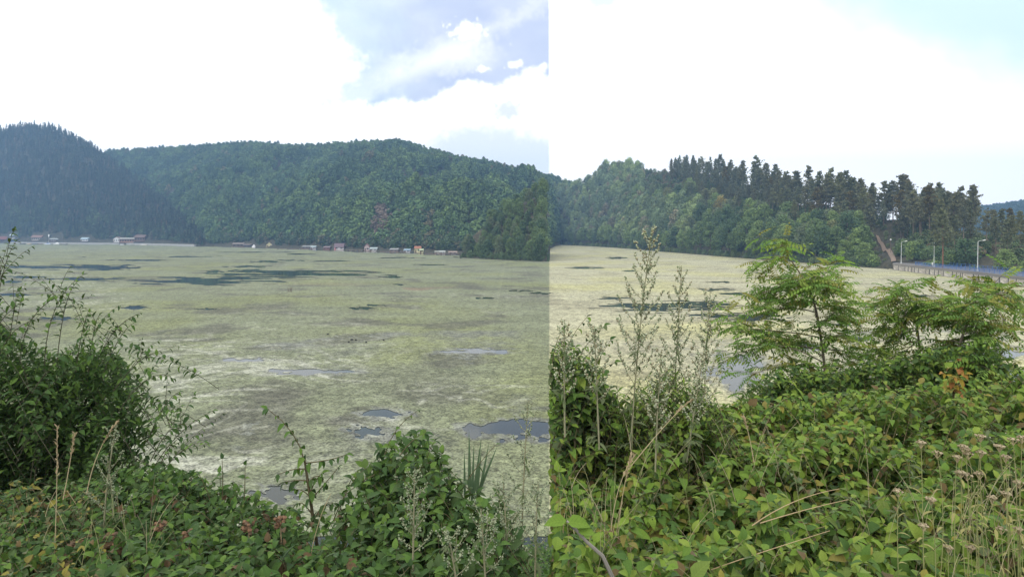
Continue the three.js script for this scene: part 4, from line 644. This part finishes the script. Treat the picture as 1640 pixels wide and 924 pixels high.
// ---- grey mugwort stalks
const budGeo = new THREE.OctahedronGeometry(1, 0);
function mugwort(label, side, d, pts, r, o = {}) { // pts: foot, bend, top in bearings and rows
  const [a, c, b] = pts.map(q => at(q[0], q[1], d)), p = new Plant('mugwort', label, 'weed', a.clone(), side, o.group), path = bez(a, c, b, 12), L = a.distanceTo(b), sc = [.26, .25, .15], buds = new Acc(), bud = (q, s) => { if (p.ok(q)) buds.add(budGeo, new THREE.Matrix4().makeScale(s, s * 1.5, s).setPosition(q.clone().sub(a)), pick(side === 'L' ? [[.2, .24, .14], [.26, .29, .18], [.16, .2, .12]] : [[.34, .37, .24], [.4, .42, .29], [.26, .31, .18], [.3, .27, .17]])); };
  p.stem(path, .006, .002, sc);
  const nb = Math.round(L * (o.dense ?? 34));
  for (let i = 0; i < nb; i++) {
    const t = lerp(o.leafTo ?? .35, .97, i / nb), q = t * 12, j = Math.min(11, Math.floor(q)), s = path[j].clone().lerp(path[j + 1], q - j), l = r * Math.pow(1 - t, .6) * rr(.5, 1.1) + .03, an = i * 2.4, e = s.clone().add(V(Math.cos(an) * l * .6, l * rr(.6, 1), Math.sin(an) * l * .6)), br = bez(s, s.clone().lerp(e, .5).add(V(Math.cos(an) * l * .14, -.05 * l, 0)), e, 4);
    p.stem(br, .0022, .001, sc, 3); const k = Math.round(l / .009) + 3; for (let m = 0; m < k; m++) { const w = Math.pow(rr(.12, 1), .8), z = w * 4, y = Math.min(3, Math.floor(z)); bud(br[y].clone().lerp(br[y + 1], z - y).add(V(rr(-.008, .008), rr(-.008, .008), rr(-.008, .008))), side === 'L' ? rr(.0028, .0048) : rr(.0036, .0062)); }
    if (R() < .6) p.leaf(s, V(Math.cos(an), -.1, Math.sin(an)), UP, rr(.025, .05), 'lance', pick(GA));
  }
  for (let i = 0; i < L * 16 * (o.leafy ?? 1); i++) { const t = Math.pow(R(), .8) * .8, q = t * 12, j = Math.min(11, Math.floor(q)), s = path[j].clone().lerp(path[j + 1], q - j), an = rr(0, 6.3); p.leaf(s, V(Math.cos(an), rr(-.7, .3), Math.sin(an)), V(rr(-.3, .3), 1, rr(-.3, .6)), rr(.05, .1) * (1.1 - t * .6), R() < .6 ? 'lobed' : 'lance', pick(o.cols ?? GA)); }
  for (let i = 0; i < 20; i++) { const q = b.clone().lerp(path[10], R()); bud(q.add(V(rr(-.006, .006), 0, rr(-.006, .006))), rr(.0026, .0045)); }
  p.finish(60); const m = part('buds', buds.geo(), new THREE.MeshStandardMaterial({ vertexColors: true, roughness: 1 }), p.o); m.userData.kind = 'stuff';
}
srand(915);
mugwort('tall grey mugwort whose tip rises above the far shoreline', 'R', 3.7, [[1010, 720], [1022, 520], [1046, 362]], .3, { leafy: 2.2, leafTo: .25 });
mugwort('grey mugwort just right of the tallest one', 'R', 3.9, [[1075, 700], [1085, 560], [1092, 425]], .24, { leafy: 2.2, leafTo: .25 });
mugwort('slim mugwort right of the two tall ones, before the dark water', 'R', 3.9, [[1125, 700], [1130, 590], [1138, 465]], .2, { leafy: 2.2, leafTo: .25 });
mugwort('bushy mugwort left of the tallest one, over the bush', 'R', 3.4, [[960, 720], [955, 600], [952, 520]], .2);
mugwort('short mugwort at the left edge of the bright right half', 'R', 3.3, [[905, 700], [903, 600], [904, 512]], .14);
mugwort('leafy mugwort at the foot of the two tall ones', 'R', 3.3, [[1050, 760], [1052, 660], [1060, 560]], .18, { leafy: 2.5 });
mugwort('leafy mugwort leaning right beside the sapling', 'R', 3.5, [[1100, 740], [1112, 660], [1128, 560]], .18, { leafy: 2.5 });
mugwort('mugwort at the bottom centre, pale stalk in front of the rounded bush', 'L', 2.6, [[660, 960], [662, 850], [664, 752]], .16, { leafy: .4 });
mugwort('tall mugwort standing against the blue pool, left of the right bush', 'L', 3.3, [[835, 880], [838, 760], [846, 642]], .2, { leafy: .5, dense: 22 });
mugwort('leafy mugwort below the blue pool, left of the right bush', 'L', 2.7, [[815, 960], [812, 870], [806, 770]], .22, { leafy: 1.6, dense: 30 });
mugwort('leafy mugwort at the bottom touching the edge of the right thicket', 'L', 2.6, [[858, 960], [856, 880], [862, 775]], .2, { leafy: 1.6, dense: 30 });
mugwort('mugwort right of the rounded bush, bottom edge', 'L', 2.5, [[780, 970], [776, 900], [770, 815]], .18, { leafy: 1.2 });
mugwort('mugwort leaning left out of the bottom edge', 'L', 2.4, [[735, 970], [728, 900], [716, 850]], .14, { leafy: .8 });
mugwort('grey mugwort growing from the low shrub in the left foreground', 'L', 3.1, [[165, 900], [163, 790], [186, 680]], .14, { leafy: 1.3, dense: 14 });
mugwort('second grey mugwort in the left foreground, shorter', 'L', 3.1, [[180, 890], [185, 820], [170, 730]], .16, { leafy: 1.3, dense: 14 });

// ---- right: bush at the seam, saplings, and the broad leafed thicket
srand(1012);
{
  const p = new Plant('curving_bush', 'green bush with curving leafy shoots left of the tall mugworts', 'bush', ground(930, 4.4), 'R');
  const o = { kind: 'ovate', size: .08, spacing: .06, cols: GR.concat(GL, GA), len: .55, thick: .6, from: .25, droop: .35, rough: .5 };
  mass(p, [[870, 560], [900, 545], [930, 560], [970, 600], [985, 650], [985, 720], [870, 720]], () => 3.9, 300, o);
  const S = (pts, x) => { const [a, c, b] = pts.map(q => at(q[0], q[1], 3.8)); p.shoot(a, c, b, { ...o, from: .15, flat: true, alt: true, spacing: .05, ...x }); };
  S([[895, 600], [905, 545], [940, 508]]); S([[915, 610], [930, 550], [968, 522]]); S([[940, 620], [960, 570], [978, 545]]); S([[885, 580], [888, 550], [900, 530]]); S([[930, 640], [960, 590], [985, 580]]);
  p.finish(220);
}
{
  const p = new Plant('herb_clump', 'tangle of green herbs around the feet of the tall mugworts', 'weed', ground(1070, 4.2), 'R');
  mass(p, [[985, 625], [1030, 600], [1080, 590], [1130, 600], [1150, 640], [1150, 740], [985, 740]], (u, y) => 3.8, 260, { kind: 'lance', size: .075, spacing: .045, cols: [...GA, ...GR], len: .5, thick: .6, from: .15, droop: .3, rough: .3 });
  mass(p, [[985, 660], [1060, 640], [1150, 650], [1150, 740], [985, 740]], (u, y) => 3.7, 90, { kind: 'ovate', size: .06, spacing: .07, cols: GR, len: .5, thick: .5, from: .3, droop: .3 });
  p.finish(200);
}
function robinia(label, d, trunk, tips, foot, seedv, dip) {
  srand(seedv); const base = ground(foot[0], d), p = new Plant('locust_sapling', label, 'sapling', base, 'R'), Q = (q, k = 0) => at(q[0], q[1], d + k), cols = [[.18, .33, .055], [.22, .37, .06], [.14, .27, .05], [.27, .37, .07], [.27, .28, .06]];
  const path = trunk.map(q => Q(q)); path.unshift(base); p.stem(new THREE.CatmullRomCurve3(path).getPoints(18), .022, .007, [.2, .165, .12], 6);
  const more = []; for (let i = 0; i < 5; i++) { const t = rr(0, trunk.length - 1.25), j = Math.floor(t), f = [lerp(trunk[j][0], trunk[j + 1][0], t - j), lerp(trunk[j][1], trunk[j + 1][1], t - j)]; more.push([f, [f[0] + rr(-1, 1) * (62 - 11 * t), f[1] - rr(-12, 52)], 9]); }
  for (const [from, to, n] of tips.concat(more)) {
    const a = Q(from), b = Q([to[0], to[1] + (dip ?? 12)], rr(-.6, .6)), c = a.clone().lerp(b, .55).add(V(0, rr(.05, .2), 0)), pts = bez(a, c, b, 8); p.stem(pts, .008, .003, [.2, .165, .12], 5);
    const put = (s, T, an) => p.leaf(s, V(Math.cos(an) * 1.1, rr(-.45, .5), Math.sin(an) * .8).addScaledVector(T, .6), V(rr(-.4, .4), 1, rr(-.1, .6)), rr(.14, .27), 'pinnate', pick(cols));
    const k = Math.round((n ?? 11) * 1.6); for (let i = 0; i < k; i++) { const t = lerp(.25, 1, i / (k - 1)), q = t * 8, j = Math.min(7, Math.floor(q)), s = pts[j].clone().lerp(pts[j + 1], q - j), T = pts[j + 1].clone().sub(pts[j]).normalize(); put(s, T, i * 2.4 + rr(-.5, .5));
      if (i % 3 === 1) { const an = rr(0, 6.3), e = s.clone().add(V(Math.cos(an), rr(.1, .7), Math.sin(an) * .8).addScaledVector(T, .7).multiplyScalar(rr(.16, .34))), D = e.clone().sub(s).normalize(); p.stem([s, s.clone().lerp(e, .5).add(V(0, .02, 0)), e], .003, .0015, [.2, .165, .12], 3); for (let m = 0; m < 5; m++) put(s.clone().lerp(e, .25 + m * .18), D, m * 2.4 + an); } }
  }
  p.finish(300);
}
robinia('tallest feathery leaved sapling standing in front of the lake', 7.2, [[1325, 640], [1318, 560], [1300, 470], [1262, 408]], [[[1262, 410], [1248, 388], 8], [[1270, 420], [1235, 415], 8], [[1285, 440], [1330, 450]], [[1290, 450], [1225, 465], 13], [[1300, 470], [1335, 425], 9], [[1305, 500], [1225, 490]], [[1308, 520], [1372, 500]], [[1312, 540], [1165, 515], 15], [[1316, 560], [1175, 560], 13], [[1316, 560], [1385, 560]], [[1320, 590], [1200, 590], 12], [[1322, 600], [1375, 605]], [[1322, 610], [1230, 625]], [[1318, 570], [1260, 540]], [[1322, 610], [1290, 600]], [[1316, 560], [1340, 530]], [[1300, 470], [1262, 450], 9], [[1322, 620], [1330, 630]], [[1310, 530], [1350, 480], 9], [[1318, 580], [1210, 540], 12]], [1328, 700], 31);
robinia('feathery leaved sapling in the middle, in front of the dam', 7.6, [[1478, 640], [1474, 560], [1466, 505], [1450, 462]], [[[1450, 465], [1438, 432], 8], [[1452, 475], [1412, 455], 9], [[1458, 485], [1478, 458], 9], [[1462, 490], [1400, 500]], [[1466, 500], [1500, 480]], [[1470, 530], [1405, 530]], [[1472, 545], [1420, 565]], [[1474, 560], [1515, 560]], [[1476, 590], [1425, 600]], [[1477, 600], [1500, 590]], [[1460, 480], [1432, 462], 9], [[1476, 590], [1450, 570]]], [1480, 700], 32, 36);
robinia('right hand feathery leaved sapling leaning to the edge of the view', 6.8, [[1530, 640], [1537, 560], [1560, 500], [1600, 470]], [[[1545, 535], [1530, 462], 13], [[1548, 525], [1555, 466], 12], [[1575, 490], [1592, 418], 9], [[1585, 480], [1580, 432], 7], [[1600, 470], [1640, 446], 10], [[1600, 470], [1655, 480], 10], [[1540, 550], [1500, 520]], [[1540, 550], [1590, 555]], [[1535, 580], [1580, 580]], [[1532, 600], [1620, 600], 12], [[1532, 610], [1500, 600]], [[1545, 535], [1600, 510], 12], [[1545, 535], [1515, 470], 11], [[1535, 590], [1550, 570]], [[1585, 480], [1630, 500], 9], [[1535, 580], [1650, 580], 12]], [1528, 700], 33, 46);
// thicket of broad leaves, plant by plant
const thick = (y) => lerp(4.9, 2.4, Math.pow(clamp((y - 610) / 320), .85));
const TO = { kind: 'ovate', size: .105, spacing: .085, cols: withOdd(GR, ODD, 4), len: .6, thick: .7, from: .35, droop: .5, rough: .8, stemCol: [.16, .14, .06] };
[['broad_leaf_shrub', 'broad leafed shrub around the grey stick, with dry grass in it', [[870, 700], [1000, 705], [1010, 990], [870, 990]], 300, .66],
 ['broad_leaf_shrub', 'broad leafed shrub left of the bent dry stem, bottom edge', [[1000, 700], [1160, 700], [1180, 990], [1000, 990]], 330, .7],
 ['broad_leaf_shrub', 'broad leafed shrub around the bent dry stem', [[1160, 745], [1370, 745], [1370, 990], [1165, 990]], 360, .74],
 ['broad_leaf_shrub', 'broad leafed shrub behind the dried flower stalks, bottom right', [[1370, 760], [1900, 750], [1900, 990], [1370, 990]], 640, .74],
 ['broad_leaf_shrub', 'bright broad leafed shrub below the tallest feathery sapling', [[1140, 650], [1260, 632], [1390, 628], [1390, 750], [1140, 750]], 420, .72],
 ['broad_leaf_shrub', 'bright broad leafed shrub at the right edge under the leaning sapling', [[1390, 625], [1470, 612], [1560, 600], [1900, 605], [1900, 760], [1390, 760]], 760, .72]].forEach(([nm, label, poly, n, s], i) => {
  srand(1100 + i); const u = (poly[0][0] + poly[1][0]) / 2, y = (poly[0][1] + poly[2][1]) / 2, p = new Plant(nm, label, 'shrub', ground(u, thick(Math.min(920, y)) + .4), 'R');
  mass(p, poly, (uu, yy) => thick(yy), n * 1.05, { ...TO, size: .096 * (s / .7) });
  mass(p, poly, (uu, yy) => thick(yy) - .03, n * .16, { ...TO, kind: 'heart', size: .055, spacing: .07, cols: withOdd([...GA, ...GR], ODD, 2), stemCol: STEMD, len: .5 });
  mass(p, poly, (uu, yy) => thick(yy) - .02, n * .07, { ...TO, kind: 'lance', size: .09, spacing: .05, cols: GA, len: .5, from: .1 });
  if (i < 4) mass(p, poly, (uu, yy) => thick(yy) + .35, n * .5, { ...TO, size: .1, thick: .9 });
  p.finish(300);
});
// low fill of shrubs between the saplings, nearer the water
{ srand(1200); const p = new Plant('waterside_bush', 'row of green bushes between the saplings and the lake', 'bush', ground(1430, 6.6), 'R');
  mass(p, [[1200, 620], [1240, 588], [1330, 585], [1400, 572], [1480, 562], [1560, 548], [1640, 585], [1900, 590], [1900, 660], [1190, 660]], () => 6.2, 820, { kind: 'ovate', size: .09, spacing: .06, cols: GR.concat(GL), len: .6, thick: 1, from: .25, droop: .3, rough: .4 }); p.finish(150); }
{ srand(1201); const p = new Plant('yellowing_sprig', 'sprig with yellow and orange leaves above the thicket at right', 'plant', at(1530, 660, 4.6), 'R'); const cols = [[.4, .3, .04], [.45, .25, .06], [.36, .16, .05], [.3, .3, .05]]; for (const b of [[1512, 598], [1522, 590], [1536, 578], [1548, 600], [1540, 592], [1528, 604]]) p.shoot(at(1528, 650, 4.5), at(1528, 615, 4.5), at(...b, 4.4), { kind: 'ovate', size: .085, spacing: .08, cols, from: .45, droop: .6 }); p.finish(); }

// ---- dried things
function stalks(name, label, cat, side, d, list, col, head, group) {
  list.forEach((q, i) => { const [a, c, b] = [at(q[0], q[1], d), at(q[2], q[3], d), at(q[4], q[5], d)], t = thing(name, typeof label === 'string' ? label : label[i], cat, a.toArray(), 0, group), st = new Acc(), path = bez(a, c, b, 8).map(v => v.sub(a)); st.tube(path, name === 'dried_flower_stalk' ? .0018 : .0024, .0012, 5); part('stem', st.geo(), M(...col, { roughness: .9 }), t); if (head) head(t, path, i, d); });
}
srand(1300);
const headMat = M(.36, .30, .19), headMat2 = M(.25, .20, .12), huskMat = M(.5, .4, .24);
const lump = (r, s) => { const g = new THREE.IcosahedronGeometry(r, 1), P = g.attributes.position; for (let k = 0; k < P.count; k++) { const q = 1 + .5 * n3(P.getX(k) / r * 1.5 + s, P.getY(k) / r * 1.5, P.getZ(k) / r * 1.5); P.setXYZ(k, P.getX(k) * q, P.getY(k) * q * .7, P.getZ(k) * q); } g.computeVertexNormals(); return g; };
const umbel = (t, path, i) => { const top = path[path.length - 1], rays = new Acc(), k = 5 + i % 4; for (let q = 0; q < k; q++) { const a = q * 2.4, r = .003 + .014 * Math.sqrt(q / k), e = top.clone().add(V(Math.cos(a) * r, .012 - r * .25, Math.sin(a) * r)); rays.tube([top.clone().add(V(0, -.015, 0)), e], .0012, .001, 3); part('flower_head', lump(rr(.0038, .0065), q + i * 3), q % 2 ? headMat : headMat2, t).position.copy(e); } part('ray', rays.geo(), huskMat, t); for (let q = 0; q < 4; q++) { const b = path[3 + q], m = part('dry_leaf', pick(K.lance), huskMatLeaf, t), dir = V(rr(-1, 1), rr(-.2, .7), rr(-.5, .8)); basis(b, dir, UP, rr(.03, .055)).decompose(m.position, m.quaternion, m.scale); } };
const huskMatLeaf = leafMat([.34, .32, .12], { map: null });
const fl = []; for (const [u, y] of [[1502, 728], [1543, 718], [1548, 722], [1572, 702], [1552, 730], [1540, 760], [1572, 728], [1602, 718], [1624, 707], [1638, 704], [1612, 735], [1492, 803], [1550, 764], [1570, 762], [1534, 735], [1613, 794], [1634, 776], [1480, 845], [1632, 850], [1556, 880], [1440, 790], [1476, 712], [1590, 800], [1520, 880], [1605, 850]]) fl.push([u + rr(-10, 30), rr(930, 990), u + rr(-8, 22), y + rr(60, 110), u, y]);
stalks('dried_flower_stalk', fl.map(q => 'dried flower stalk with ' + (q[5] < 715 ? 'the highest heads' : q[5] < 740 ? 'high heads' : q[5] < 800 ? 'heads at mid height' : 'low heads') + ', ' + (q[4] < 1500 ? 'at the left of the clump' : q[4] < 1545 ? 'left of the clump centre' : q[4] < 1575 ? 'in the clump centre' : q[4] < 1615 ? 'right of the clump centre' : 'at the right edge')), 'dried flower', 'R', 2.3, fl, [.25, .26, .10], umbel, 'dried flower stalks at bottom right');
const seedHead = (t, path, i) => { const g = new Acc(), l = leafGeo({ seg: 2, w: .3, curl: .4 }); const n = path.length; for (let q = 0; q < 34; q++) { const w = 5 + 3 * q / 34, j = Math.min(n - 2, Math.floor(w)), p = path[j].clone().lerp(path[j + 1], w - j), T = path[j + 1].clone().sub(path[j]).normalize(); g.add(l, basis(p, T.add(V(rr(-.5, .5), rr(-.3, .3), rr(-.5, .5))), V(rr(-1, 1), 1, rr(-1, 1)), rr(.015, .026)), [1, 1, 1]); } const m = part('seed_head', g.geo(), huskMatLeaf2, t); m.userData.kind = 'stuff'; };
const huskMatLeaf2 = leafMat([.46, .36, .22], { map: null });
stalks('dry_grass_stalk', ['tall pale grass stalk standing in front of the dark bush', 'second thinner grass stalk right of the tall pale one', 'drooping grass stalk in front of the dark bush', 'long bent straw crossing the low shrub in bottom centre', 'pale grass seed head leaning right in the right thicket', 'second pale grass seed head beside the first in the right thicket', 'dry straw slanting right near the mugworts', 'dry straw curving over at the bottom of the right thicket', 'pale straw in the thicket below the tallest sapling'], 'grass', 'L', 2.9, [[84, 930, 92, 780, 90, 682], [100, 800, 112, 740, 118, 694], [138, 790, 150, 720, 188, 674], [487, 960, 500, 840, 530, 790], [978, 860, 985, 770, 1018, 728], [984, 880, 998, 780, 1012, 726], [1000, 760, 1080, 660, 1108, 640], [1120, 930, 1105, 850, 1080, 860], [1208, 740, 1200, 690, 1192, 670]], [.42, .34, .2], (t, p, i) => { if (i !== 3 && i !== 7) seedHead(t, p, i); });
stalks('bent_dry_stem', ['long bent dry stem arching over the right thicket', 'second dry stem under the long bent one', 'thin dry stem slanting along the bottom edge'], 'stem', 'R', 2.5, [[1205, 842, 1270, 795, 1345, 783], [1218, 838, 1290, 815, 1360, 800], [1125, 918, 1200, 890, 1330, 850]], [.4, .3, .17]);
{ const d = 2.25, t = thing('grey_stick', 'bare grey stick with three leaves rising from the bottom edge', 'stick', at(985, 930, d).toArray()), a = new Acc(), o = at(985, 930, d); a.tube([[986, 935], [965, 890], [940, 868], [922, 848], [907, 834]].map(q => at(...q, d).sub(o)), .0085, .005, 6); part('stem', a.geo(), M(.4, .37, .32, { map: barkTex }), t); for (const [u, y, dx, s] of [[907, 834, -1, .085], [908, 836, 1, .09], [925, 850, 1, .07]]) { const m = part('leaf', K.ovate[0], matFor(GR[0]), t); basis(at(u, y, d).sub(o), V(dx, .12, .25), V(0, 1, .7), s).decompose(m.position, m.quaternion, m.scale); } }
// brown seed clusters in the left foreground
const lumpShared = [lump(.009, 1), lump(.01, 5), lump(.008, 9)], seedM1 = M(.17, .095, .05), seedM2 = M(.10, .065, .038);
[[118, 872, .036, 'reddish brown seed cluster low in the left corner shrub'], [176, 862, .04, 'dark brown seed cluster with a yellow leaf, left foreground'], [256, 838, .026, 'faded pinkish seed head left of the leafy shrub'], [300, 850, .018, 'small pale brown seed head above the leafy shrub'], [396, 838, .03, 'brown seed cluster at the top of the leafy shrub'], [447, 830, .022, 'small dark seed cluster right of the leafy shrub'], [415, 902, .03, 'brown seed cluster at the bottom edge right of the leafy shrub'], [1290, 690, .0, '']].filter(a => a[2]).forEach(([u, y, r, label], i) => { const d = 2.92, o = at(u, y + 6, d), t = thing('seed_cluster', label, 'seed head', o.toArray()), st = new Acc(); st.tube(bez(V(0, -.25, .02), V(.02, -.1, 0), V(0, 0, 0), 5), .003, .002, 4); part('stem', st.geo(), M(.3, .22, .13), t); for (let k = 0; k < 20; k++) { const m = part('seed', lumpShared[k % 3], k % 2 ? seedM1 : seedM2, t); m.position.set(rr(-.9, .9) * r, rr(-1, 1) * r, rr(-.9, .9) * r); m.scale.setScalar(rr(.7, 1.3)); } });
// thin straws through the undergrowth
{ srand(1400); const straws = (label, side, u0, u1, y0, y1, n, d0, d1) => { const p = new Plant('dry_straw', label, 'grass', ground((u0 + u1) / 2, d0 + .4), side); for (let i = 0; i < n; i++) { const u = rr(u0, u1), y = rr(y0, y1), d = rr(d0, d1), L = rr(30, 110), lean = rr(-.7, .7) * L; p.stem(bez(at(u, y + L, d), at(u + lean * .3, y + L * .4, d), at(u + lean, y, d), 6), .0013, .0007, pick([[.4, .34, .2], [.3, .3, .14], [.22, .26, .09], [.42, .36, .22], [.2, .15, .1]])); } p.finish(); p.o.userData.kind = 'stuff'; };
  straws('thin dry straws through the bottom left shrub', 'L', 0, 250, 760, 900, 45, 2.5, 3.3); straws('thin dry straws around the bare grey stick', 'R', 885, 1000, 740, 900, 42, 2.4, 3.0); straws('thin yellow straws among the dried flower stalks', 'R', 1470, 1640, 730, 900, 60, 2.2, 2.8); straws('thin straws scattered in the middle of the right thicket', 'R', 1000, 1450, 660, 880, 75, 2.4, 3.6); }
// ground cover on the bank
{ srand(1500); const g = new Acc(); for (let i = 0; i < 26; i++) { const a = rr(0, 6.3), r = rr(0, .3); g.add(pick(K.ovate), basis(V(Math.cos(a) * r, rr(.02, .28), Math.sin(a) * r), V(rr(-1, 1), rr(-.3, .4), rr(-1, 1)), V(rr(-.4, .4), 1, rr(-.4, .4)), rr(.06, .12)), pick(GL)); } const N = 5200, m = shadows(new THREE.InstancedMesh(g.geo(), leafMixed, N)), T = new THREE.Object3D(); for (let i = 0; i < N; i++) { const d = rr(1.6, 22), x = rr(-1, 1) * (4 + d * 1.2); T.position.set(x, bankY(x, d), -d); T.rotation.set(rr(-.2, .2), rr(0, 6), 0); T.scale.setScalar(rr(.7, 1.4)); T.updateMatrix(); m.setMatrixAt(i, T.matrix); m.setColorAt(i, C(1, 1, 1)); } m.name = 'ground_cover'; m.userData.kind = 'stuff'; tag(m, 'low green weeds covering the bank under the bushes', 'weeds'); scene.add(m); }

renderer.render(scene, camera);
